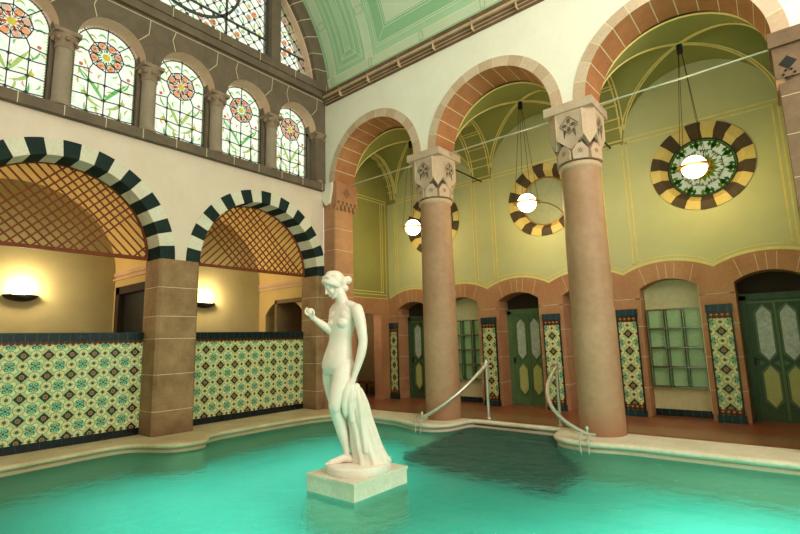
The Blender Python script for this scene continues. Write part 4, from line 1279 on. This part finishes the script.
coping('trim_10', A_line, [(-9.2, 8.6), (XT - .1, 8.6), (XT - .1, .1)], coping_m, 'beige stone pool coping along the tiled parapets')
coping('trim_11', B_line, [(X1, 8.62), (-9.2, 8.62)], coping_w, 'pale stone pool coping under the column arcade')

pool_floor = mat('pool_floor', (146, 222, 208), (116, 208, 192), .6, .7, .05)
mb = MB(); mb.box(-9.4, .6, -1.45, X1, 9.0, -1.3); mb.box(-9.4, .5, -1.45, X1, .65, -.14); mb.box(X1, .5, -1.45, X1 + .15, 9, -.14)
struct(mb.build('pool_basin', pool_floor), 'turquoise pool basin under the water', 'pool basin')
struct(MB().box(-9.9, -1.5, -.12, X1 + 1, .62, 0).build('floor_near', coping_m), 'stone floor on the near side of the pool', 'floor')

for nm_, bx, lab in (('wall_near', (-9.75, -1.7, -.1, X1 + .3, -1.5, 9.0), 'plain unseen plaster wall added on the near side to block outside light'),
                     ('wall_far', (X1, -1.5, -.1, X1 + .3, 8.2, 12.2), 'plain unseen plaster wall added at the far end to block outside light')):
    struct(MB().box(*bx).build(nm_, plaster_right), lab, 'wall')  # unseen walls added to keep outside light out of the hall
step_m = mat('pool_step_tiles', (8, 22, 20), (4, 14, 13), .5, 6, .05)
t = thing('pool_steps', 'dark tiled steps leading down into the water between the two columns', 'steps', (-4.35, 8.5, 0), kind='structure')
for k in range(6):
    x0, x1 = -.95 - .05 * k, .92 + .12 * k
    MB().box(x0, -.30 * (k + 1), -.16 - .12 * k - .35, x1, .2, -.165 - .12 * k).build('step', step_m, t)


def watermat():
    m = bpy.data.materials.new('pool_water'); n = NT(m)
    big = n.noise(1.3, 4, .55); sm = n.noise(5.0, 5, .65)
    h = n.m('ADD', n.m('MULTIPLY', big, 1.0), n.m('MULTIPLY', sm, .4))
    nm = n.bump(h, .9, .07); nm2 = n.bump(h, 1.0, .30)
    rf = n.new('ShaderNodeBsdfRefraction'); n.put(rf.inputs[0], lin((150, 230, 218))); rf.inputs['IOR'].default_value = 1.2; rf.inputs['Roughness'].default_value = .02
    n.t.links.new(nm, rf.inputs['Normal'])
    df = n.new('ShaderNodeBsdfDiffuse'); n.put(df.inputs[0], n.mix(n.rampf(n.noise(.45, 3), .3, .7), lin((90, 200, 180)), lin((130, 226, 212))))
    body = n.new('ShaderNodeMixShader'); body.inputs[0].default_value = .13
    n.t.links.new(rf.outputs[0], body.inputs[1]); n.t.links.new(df.outputs[0], body.inputs[2])
    gl = n.new('ShaderNodeBsdfGlossy'); gl.inputs['Roughness'].default_value = .04
    n.t.links.new(nm2, gl.inputs['Normal'])
    fr = n.new('ShaderNodeFresnel'); fr.inputs[0].default_value = 1.33; n.t.links.new(nm2, fr.inputs['Normal'])
    mx = n.new('ShaderNodeMixShader')
    n.t.links.new(n.m('MULTIPLY', fr.outputs[0], .52), mx.inputs[0])
    n.t.links.new(body.outputs[0], mx.inputs[1]); n.t.links.new(gl.outputs[0], mx.inputs[2])
    n.t.links.new(mx.outputs[0], n.out.inputs[0])
    return m
water_m = watermat()
wl = offset(smooth_line(A_line), .05)[::1] + offset(smooth_line(B_line), .05)[1:]
mb = MB(); mb.poly([(x, y, -.15) for x, y in wl] + [(X1, .62, -.15), (-8.85, .62, -.15)])
wat = mb.build('pool_water', water_m)
if wat.data.polygons[0].normal.z < 0: wat.data.flip_normals()
tag(wat, 'clear turquoise rippled water filling the pool', 'water', kind='stuff')

# ------------------------------------------------------------------ handrails
def handrail(px, py, fx, fy, cx, cy, label):
    t = thing('handrail', label, 'handrail', (px, py, 0), group='curved steel handrails of the pool steps', kind='thing')
    p = MB(); p.tube([(0, 0, 0), (0, 0, 1.09)], .031, 12); p.lathe([(.06, 0), (.06, .012), (.03, .02)], n=16); p.build('post', steel, t)
    A = Vector((0, 0, 1.06)); F = Vector((fx - px, fy - py, .10)); K = Vector((cx - px, cy - py, .42))
    top = Vector((0, -.0, 1.10))
    pts = []
    for k in range(25):
        s = k / 24; pts.append((1 - s) ** 2 * A + 2 * s * (1 - s) * K + s * s * F)
    MB().tube(pts, .033, 12).build('rail', steel, t)
    c = MB(); d = (K - A); d.z = 0; d.normalize()
    c.tube([A - d * .05 + Vector((0, 0, .03)), A + d * .16 + Vector((0, 0, .03))], .018, 8); c.tube([A + Vector((-.09, 0, -.03)), A + Vector((.12, 0, -.03))], .018, 8)
    c.lathe([(.03, 1.06), (.034, 1.08), (.034, 1.12), (.015, 1.16), (0, 1.17)], n=14); c.build('clamp', steel, t)
    f = MB(); f.lathe([(.05, .0), (.05, .012), (.018, .02), (.018, .16), (.03, .18), (.02, .21), (0, .225)], (F.x, F.y, -.0), 14)
    f.tube([F + Vector((-.14, 0, 0)), F + Vector((.12, 0, 0))], .024, 10)
    f.tube([F + Vector((-.08, -.10, -.01)), F + Vector((-.08, -.12, -.16)), F + Vector((-.06, -.14, -.34))], .012, 6); f.tube([F + Vector((.05, -.10, -.01)), F + Vector((.05, -.12, -.16)), F + Vector((.05, -.14, -.34))], .012, 6)
    f.tube([F + Vector((-.08, 0, 0)), F + Vector((-.08, -.10, -.01))], .012, 6); f.tube([F + Vector((.05, 0, 0)), F + Vector((.05, -.10, -.01))], .012, 6)
    f.build('floor_bracket', steel, t)
handrail(-5.06, 8.84, -5.90, 7.72, -5.22, 7.85, 'curved steel handrail left of the pool steps, by the middle column')
handrail(-3.55, 8.76, -2.72, 7.72, -3.72, 7.85, 'curved steel handrail right of the pool steps, by the right column')
# ------------------------------------------------------------------ statue
YAW = 0.68843410
SB = .05                                       # top of the plinth
t = thing('statue_plinth', 'square pale stone plinth standing in the water under the statue', 'plinth', (-4.4, 4.42, -.15))
mb = MB(); mb.prism([(-.40, -.465, -.9), (.40, -.465, -.9), (.40, .465, -.9), (-.40, .465, -.9)], (0, 0, 1.08)); mb.box(-.41, -.475, .165, .41, .475, .2)
mb.build('block', marble_base, t)
statue = thing('marble_statue', 'white marble standing female nude holding up an apple, in the middle of the pool', 'statue', (-4.4, 4.42, SB), YAW)

def blob(name, mb, m, parent, voxel=.008, iters=6, factor=.5):
    me = bpy.data.meshes.new('tmp'); me.from_pydata([(x, y, z - SB) for x, y, z in mb.v], [], mb.f)
    bm = bmesh.new(); bm.from_mesh(me); bmesh.ops.remove_doubles(bm, verts=bm.verts, dist=1e-6); bmesh.ops.recalc_face_normals(bm, faces=bm.faces); bm.to_mesh(me); bm.free()
    o = bpy.data.objects.new('tmp', me); C.objects.link(o)
    r = o.modifiers.new('r', 'REMESH'); r.mode = 'VOXEL'; r.voxel_size = voxel; r.use_smooth_shade = True
    s = o.modifiers.new('s', 'SMOOTH'); s.iterations = iters; s.factor = factor
    dg = bpy.context.evaluated_depsgraph_get()
    nm = bpy.data.meshes.new_from_object(o.evaluated_get(dg))
    nm.materials.clear(); nm.materials.append(m)
    for p in nm.polygons: p.use_smooth = True; p.material_index = 0
    bpy.data.objects.remove(o)
    q = bpy.data.objects.new(name, nm); nm.name = name; C.objects.link(q); q.parent = parent
    return q
def catmull(P, n=6):
    out = []
    for i in range(len(P) - 1):
        p0, p1, p2, p3 = P[max(i - 1, 0)], P[i], P[i + 1], P[min(i + 2, len(P) - 1)]
        for k in range(n):
            t = k / n
            out.append(tuple(.5 * (2 * b + (-a + c) * t + (2 * a - 5 * b + 4 * c - d) * t * t + (-a + 3 * b - 3 * c + d) * t ** 3) for a, b, c, d in zip(p0, p1, p2, p3)))
    out.append(tuple(P[-1])); return out
def limb(mb, P, n=16):
    """P: (x, y, z, r); smooth tapered limb with round ends"""
    Q = catmull(P, 5)
    a, b = Vector(Q[0][:3]), Vector(Q[1][:3]); d0 = (a - b).normalized()
    c, e = Vector(Q[-1][:3]), Vector(Q[-2][:3]); d1 = (c - e).normalized()
    pts = []; rs = []
    for s in (.98, .8, .5): pts.append(a + d0 * Q[0][3] * s); rs.append(Q[0][3] * math.sqrt(1 - s * s))
    for q in Q: pts.append(Vector(q[:3])); rs.append(q[3])
    for s in (.5, .8, .98): pts.append(c + d1 * Q[-1][3] * s); rs.append(Q[-1][3] * math.sqrt(1 - s * s))
    mb.tube(pts, rs, n)
def ell(mb, c, r, M=None, n=16, k=10):
    vs = [];
    for i in range(k + 1):
        ph = -PI / 2 + PI * i / k
        for j in range(n):
            th = 2 * PI * j / n
            v = Vector((r[0] * math.cos(ph) * math.cos(th), r[1] * math.cos(ph) * math.sin(th), r[2] * math.sin(ph)))
            if M is not None: v = M @ v
            vs.append(Vector(c) + v)
    mb.add(vs, [(i * n + j, i * n + (j + 1) % n, (i + 1) * n + (j + 1) % n, (i + 1) * n + j) for i in range(k) for j in range(n)], 0)
PH = math.radians(40)
fwd = Vector((-math.sin(PH), -math.cos(PH), 0)); lft = Vector((math.cos(PH), -math.sin(PH), 0))
TB = Matrix((lft, -fwd, Vector((0, 0, 1)))).transposed()      # local (left, back, up) -> statue
body = MB()
secs = [(-.235, .00, 1.20, .17, .13), (-.240, .00, 1.28, .215, .16), (-.238, .0, 1.36, .215, .16), (-.225, .0, 1.46, .192, .145), (-.208, .0, 1.56, .168, .128), (-.196, .0, 1.65, .158, .122), (-.182, .0, 1.75, .174, .128),
        (-.170, .0, 1.86, .192, .135), (-.150, .0, 1.95, .195, .125), (-.140, .0, 2.02, .185, .105), (-.145, .005, 2.08, .13, .085), (-.155, .01, 2.12, .075, .07)]
S = catmull(secs, 4); N = 28; vs = []
for x, y, z, a, b in S:
    for j in range(N):
        th = 2 * PI * j / N
        e = .88
        ca, sa = math.cos(th), math.sin(th)
        p = Vector((x, y, z)) + lft * (a * math.copysign(abs(ca) ** e, ca)) + fwd * (b * math.copysign(abs(sa) ** e, sa))
        vs.append(p)
fs = [(i * N + j, i * N + (j + 1) % N, (i + 1) * N + (j + 1) % N, (i + 1) * N + j) for i in range(len(S) - 1) for j in range(N)]
fs += [tuple(range(N - 1, -1, -1)), tuple(range((len(S) - 1) * N, len(S) * N))]
body.add(vs, fs, 0)
ch = Vector((-.165, 0, 1.86))
for s in (-1, 1):
    c = ch + fwd * .072 + lft * (.086 * s) + Vector((0, 0, -.022))
    ell(body, c, (.084, .084, .078), TB); ell(body, c + fwd * .081 + lft * .014 * s, (.014, .013, .014), TB)
    ell(body, ch + fwd * .055 + lft * .09 * s + Vector((0, 0, .05)), (.09, .068, .10), TB); ell(body, ch + fwd * .05 + lft * .05 * s + Vector((0, 0, -.02)), (.09, .07, .08), TB)
    ell(body, Vector((-.235, 0, 1.25)) - fwd * .085 + lft * .085 * s, (.095, .09, .11), TB)      # buttocks
ell(body, Vector((-.228, 0, 1.42)) + fwd * .055, (.145, .10, .13), TB)                             # belly
ell(body, Vector((-.15, 0, 2.02)) - fwd * .05, (.15, .06, .12), TB)                               # upper back
limb(body, [(-.148, .015, 2.04, .098), (-.172, .005, 2.13, .079), (-.205, -.01, 2.24, .073)])         # neck
for s in (-1, 1): limb(body, [(-.15 + .10 * s * lft.x, .10 * s * lft.y, 2.065, .064), (-.145 + .17 * s * lft.x, .17 * s * lft.y, 2.035, .065)], 12)
# left arm, hanging
limb(body, [(.030, -.145, 2.00, .080), (.065, -.165, 1.88, .076), (.090, -.175, 1.74, .066), (.105, -.185, 1.60, .058), (.085, -.20, 1.47, .058), (.045, -.21, 1.33, .048), (.005, -.215, 1.21, .037), (-.012, -.217, 1.165, .036)])
limb(body, [(-.012, -.217, 1.165, .034), (-.03, -.222, 1.12, .040), (-.05, -.225, 1.085, .038)])
for k, (dx, dy, l) in enumerate(((-.045, -.02, .075), (-.022, -.028, .09), (.002, -.028, .088), (.024, -.022, .07))):
    a = Vector((-.05 + dx * .6, -.225 + dy, 1.075)); limb(body, [tuple(a) + (.014,), tuple(a + Vector((dx * .3 - .012, -.004, -l * .5))) + (.0135,), tuple(a + Vector((dx * .3 - .012, .012, -l))) + (.011,)], 8)
limb(body, [(-.05, -.24, 1.13, .015), (-.085, -.25, 1.09, .014), (-.1, -.245, 1.05, .012)], 8)
# right arm, bent with the apple
limb(body, [(-.285, .125, 2.01, .072), (-.298, .105, 1.92, .066), (-.303, .06, 1.81, .058), (-.298, .01, 1.735, .052), (-.345, -.01, 1.765, .052), (-.43, -.035, 1.835, .047), (-.505, -.05, 1.893, .034), (-.520, -.052, 1.906, .033)])
ell(body, (-.298, .015, 1.735), (.056, .056, .056))
limb(body, [(-.518, -.052, 1.903, .032), (-.545, -.05, 1.93, .038), (-.562, -.046, 1.955, .036)])
apple_c = Vector((-.570, -.060, 1.992))
for k in range(4):
    yy = -.062 + (.048 - .03 * k)
    l = (.9, 1.05, 1.0, .8)[k]
    limb(body, [(-.575, -.05 + .018 - .014 * k, 1.948, .014), (-.614, yy, 1.965, .0135), (-.626 - .004 * l, yy, 2.003, .013), (-.612, yy, 2.03 + .012 * l, .011)], 8)
limb(body, [(-.535, -.085, 1.935, .015), (-.515, -.105, 1.97, .014), (-.522, -.105, 2.012, .012)], 8)
# legs
limb(body, [(-.140, -.075, 1.30, .130), (-.165, -.135, 1.13, .126), (-.210, -.185, .98, .104), (-.244, -.21, .85, .082), (-.240, -.175, .79, .077), (-.205, -.12, .66, .080), (-.172, -.095, .50, .064), (-.135, -.07, .33, .043), (-.12, -.06, .24, .044), (-.115, -.055, .19, .046)], 20)
ell(body, (-.268, -.225, .845), (.05, .045, .055))
limb(body, [(-.318, .07, 1.30, .116), (-.338, .10, 1.13, .104), (-.318, .115, .95, .084), (-.288, .11, .82, .070), (-.225, .05, .66, .070), (-.14, .09, .47, .055), (-.06, .12, .30, .042), (-.04, .13, .20, .045)], 20)
limb(body, [(-.075, -.055, .185, .046), (-.15, -.075, .205, .046), (-.24, -.10, .18, .042), (-.315, -.12, .165, .034)], 14)
for k in range(5):
    y0 = -.155 + .02 * k
    limb(body, [(-.30, y0, .165, .016 + .003 * (k == 0)), (-.35 - .012 * (k < 2), y0 - .006, .158, .014 + .003 * (k == 0))], 8)
limb(body, [(-.02, .14, .185, .045), (-.12, .11, .19, .042), (-.22, .08, .165, .034)], 12)
# head
pt = math.radians(27)
hd = Vector((-.94, -.34, 0)).normalized()
hf = hd * math.cos(pt) - Vector((0, 0, 1)) * math.sin(pt)
hu = hd * math.sin(pt) + Vector((0, 0, 1)) * math.cos(pt)
hs = hf.cross(hu) * -1
HM = Matrix((hf, hs, hu)).transposed()
HC = Vector((-.262, -.03, 2.325))
H3 = lambda p: HC + HM @ Vector(p)
ell(body, H3((-.015, 0, .045)), (.122, .096, .122), HM)
ell(body, H3((.045, 0, -.045)), (.072, .070, .105), HM)
ell(body, H3((.088, 0, -.130)), (.026, .028, .022), HM)
ell(body, H3((.088, 0, .055)), (.034, .066, .05), HM)
limb(body, [tuple(H3((.112, 0, .035))) + (.012,), tuple(H3((.130, 0, -.005))) + (.013,), tuple(H3((.147, 0, -.042))) + (.017,)], 10)
for s in (-1, 1):
    ell(body, H3((.096, .036 * s, .002)), (.016, .020, .012), HM)
    ell(body, H3((.108, .036 * s, .028)), (.014, .030, .010), HM)
    ell(body, H3((.080, .044 * s, -.045)), (.034, .030, .034), HM)
    ell(body, H3((.126, .014 * s, -.050)), (.014, .012, .011), HM)
    ell(body, H3((.0, .096 * s, -.01)), (.022, .012, .034), HM)
    limb(body, [tuple(H3((.02, .07 * s, -.06))) + (.03,), tuple(H3((.075, .035 * s, -.118))) + (.026,)], 10)
ell(body, H3((.118, 0, -.078)), (.014, .024, .009), HM); ell(body, H3((.115, 0, -.097)), (.014, .020, .009), HM)
blob('body', body, marble, statue, .0065, 9)
hair = MB()
ell(hair, H3((-.045, 0, .065)), (.118, .110, .118), HM)
for q in range(3):
    e = .022 * q
    limb(hair, [tuple(H3((-.01 - e * .4, -.102 - .004 * q, -.03))) + (.02,), tuple(H3((.035 - e, -.098, .03))) + (.026,), tuple(H3((.085 - e, -.062, .085 + e * .6))) + (.028,), tuple(H3((.105 - e, 0, .115 + e * .7))) + (.026,),
              tuple(H3((.085 - e, .062, .085 + e * .6))) + (.028,), tuple(H3((.035 - e, .098, .03))) + (.026,), tuple(H3((-.01 - e * .4, .102 + .004 * q, -.03))) + (.02,)], 10)
for k in range(9):
    a = -1.1 + 2.2 * k / 8
    ell(hair, H3((.062 * math.cos(a) + .02, .095 * math.sin(a), .135 + .022 * math.cos(a))), (.018, .018, .022), HM)
limb(hair, [(-.17, .0, 2.36, .05), (-.135, .02, 2.385, .048), (-.10, .035, 2.40, .052)])
for k in range(7):
    y = -.085 + .17 * k / 6; w = math.sqrt(max(0, 1 - (y / .11) ** 2))
    limb(hair, [tuple(H3((.07 * w, y, .10 + .03 * w))) + (.018,), tuple(H3((.0, y * 1.05, .085 + .10 * w))) + (.019,), tuple(H3((-.09 * w - .02, y * .9, .07 + .07 * w))) + (.019,), tuple(H3((-.145 * w - .02, y * .5, .03))) + (.016,)], 8)
ell(hair, (-.098, .035, 2.402), (.055, .055, .056))
ell(hair, (-.128, .015, 2.292), (.042, .042, .044))
limb(hair, [(-.20, .0, 2.31, .045), (-.15, .012, 2.30, .042)])
blob('hair', hair, marble, statue, .0065, 3)
ap = MB(); ell(ap, apple_c, (.053, .053, .050)); blob('apple', ap, marble, statue, .006, 2)
# draped tree stump
st = MB()
prof = [(-.035, -.10, 1.07, .03), (-.032, -.10, 1.055, .075), (-.025, -.09, 1.0, .112), (.0, -.07, .84, .152), (.035, -.05, .68, .156), (.078, -.04, .53, .166), (.12, -.03, .34, .188), (.155, -.02, .22, .205), (.175, -.01, .13, .235)]
S = catmull(prof, 5); N = 72; vs = []
for i, (x, y, z, r) in enumerate(S):
    for j in range(N):
        th = 2 * PI * j / N
        rr = r * (1 + .055 * math.sin(9 * th + 2.2 * z + 1.3 * math.sin(3 * z)) + .03 * math.sin(17 * th - 3 * z))
        vs.append((x + rr * math.cos(th), y + rr * math.sin(th) * .95, z))
fs = [(i * N + j, i * N + (j + 1) % N, (i + 1) * N + (j + 1) % N, (i + 1) * N + j) for i in range(len(S) - 1) for j in range(N)]
fs += [tuple(range(N - 1, -1, -1)), tuple(range((len(S) - 1) * N, len(S) * N))]
st.add(vs, fs)
limb(st, [(-.055, -.225, 1.11, .035), (-.10, -.235, 1.0, .05), (-.125, -.23, .87, .045), (-.122, -.215, .76, .03), (-.115, -.205, .70, .012)])
limb(st, [(-.03, -.21, 1.09, .04), (-.045, -.225, .95, .05), (-.055, -.225, .80, .04), (-.04, -.2, .66, .03)])
limb(st, [(.02, -.16, 1.06, .04), (.05, -.2, .9, .035), (.08, -.19, .6, .03), (.12, -.2, .3, .03)])
limb(st, [(.28, -.08, .26, .06), (.335, -.08, .19, .06), (.37, -.06, .165, .05)])
blob('draped_stump', st, marble, statue, .008, 3)
bs = MB(); bs.lathe([(.395, 0), (.402, .015), (.398, .075), (.388, .093), (.37, .098), (0, .098)], (.012, 0, 0), 56); bs.build('base', marble, statue)
# ------------------------------------------------------------------ light
W = bpy.data.worlds.new('daylight'); bpy.context.scene.world = W
W.use_nodes = True
nt = W.node_tree; nt.nodes.clear()
bg = nt.nodes.new('ShaderNodeBackground'); wo = nt.nodes.new('ShaderNodeOutputWorld')
bg.inputs[0].default_value = (1.0, .985, .95, 1); bg.inputs[1].default_value = WORLD
nt.links.new(bg.outputs[0], wo.inputs[0])
def light(name, kind, loc, energy, col=(1, 1, 1), size=.5, rot=None, sy=None):
    l = bpy.data.lights.new(name, kind); l.energy = energy; l.color = col
    if kind == 'AREA':
        l.size = size
        if sy: l.shape = 'RECTANGLE'; l.size_y = sy
    else: l.shadow_soft_size = size
    o = bpy.data.objects.new(name, l); C.objects.link(o); o.location = loc
    if rot: o.rotation_euler = rot
    return o
for x, y, e in ((-7.0, 3.4, 34), (-6.6, 6.2, 34), (-4.4, 2.6, 44), (-1.6, 4.0, 66), (-.4, 6.0, 66), (2.4, 4.5, 70)): light('pool_floor_fill', 'AREA', (x, y, -.32), e, (.86, 1, .97), 2.6, (0, 0, 0))  # added panels under the surface, facing down to brighten the pool floor
for i, y in enumerate((2.58, 6.50)): light('uplight', 'POINT', (XR + .28, y, 2.86), 64, (1, .84, .58), .08)
for x in (-1.1275, -4.3025, -7.478): light('globe_light', 'POINT', (x, 9.5, 4.25), 36, (1, .80, .36), .12)
light('lobby_fill', 'POINT', (-10.3, 9.6, 2.3), 30, (1, .86, .66), .1)  # added point fill without a fixture, brightens the lobby doorway
light('hall_fill', 'AREA', (4.6, 3.4, 6.4), 740, (1, .92, .85), 5, (math.radians(78), 0, math.radians(90)), 4)  # added fill panel, stands for windows that the far wall lacks
light('vault_fill', 'AREA', (.5, 2.2, 5.2), 290, (1, .96, .90), 4, (math.radians(180), 0, 0), 3)  # added upward fill panel out of view, brightens the green vault

# ------------------------------------------------------------------ camera
cam = bpy.data.cameras.new('camera'); cam.sensor_width = 36; cam.lens = 480.3 * 36 / 800
cam.clip_start = .02; cam.clip_end = 200
co = bpy.data.objects.new('camera', cam); C.objects.link(co)
r = Vector((0.76929564, 0.63831054, -0.02727412)); u = Vector((0.1173928, -0.09926183, 0.98811235)); f = Vector((-0.62801525, 0.76335231, 0.15129476))
M = Matrix((r, u, -f)).transposed().to_4x4(); M.translation = (0, 0, 1.6)
co.matrix_world = M
bpy.context.scene.camera = co
sc = bpy.context.scene
sc.view_settings.view_transform = 'Standard'
sc.view_settings.look = 'None'
sc.view_settings.exposure = EXPOSURE
sc.view_settings.gamma = .94
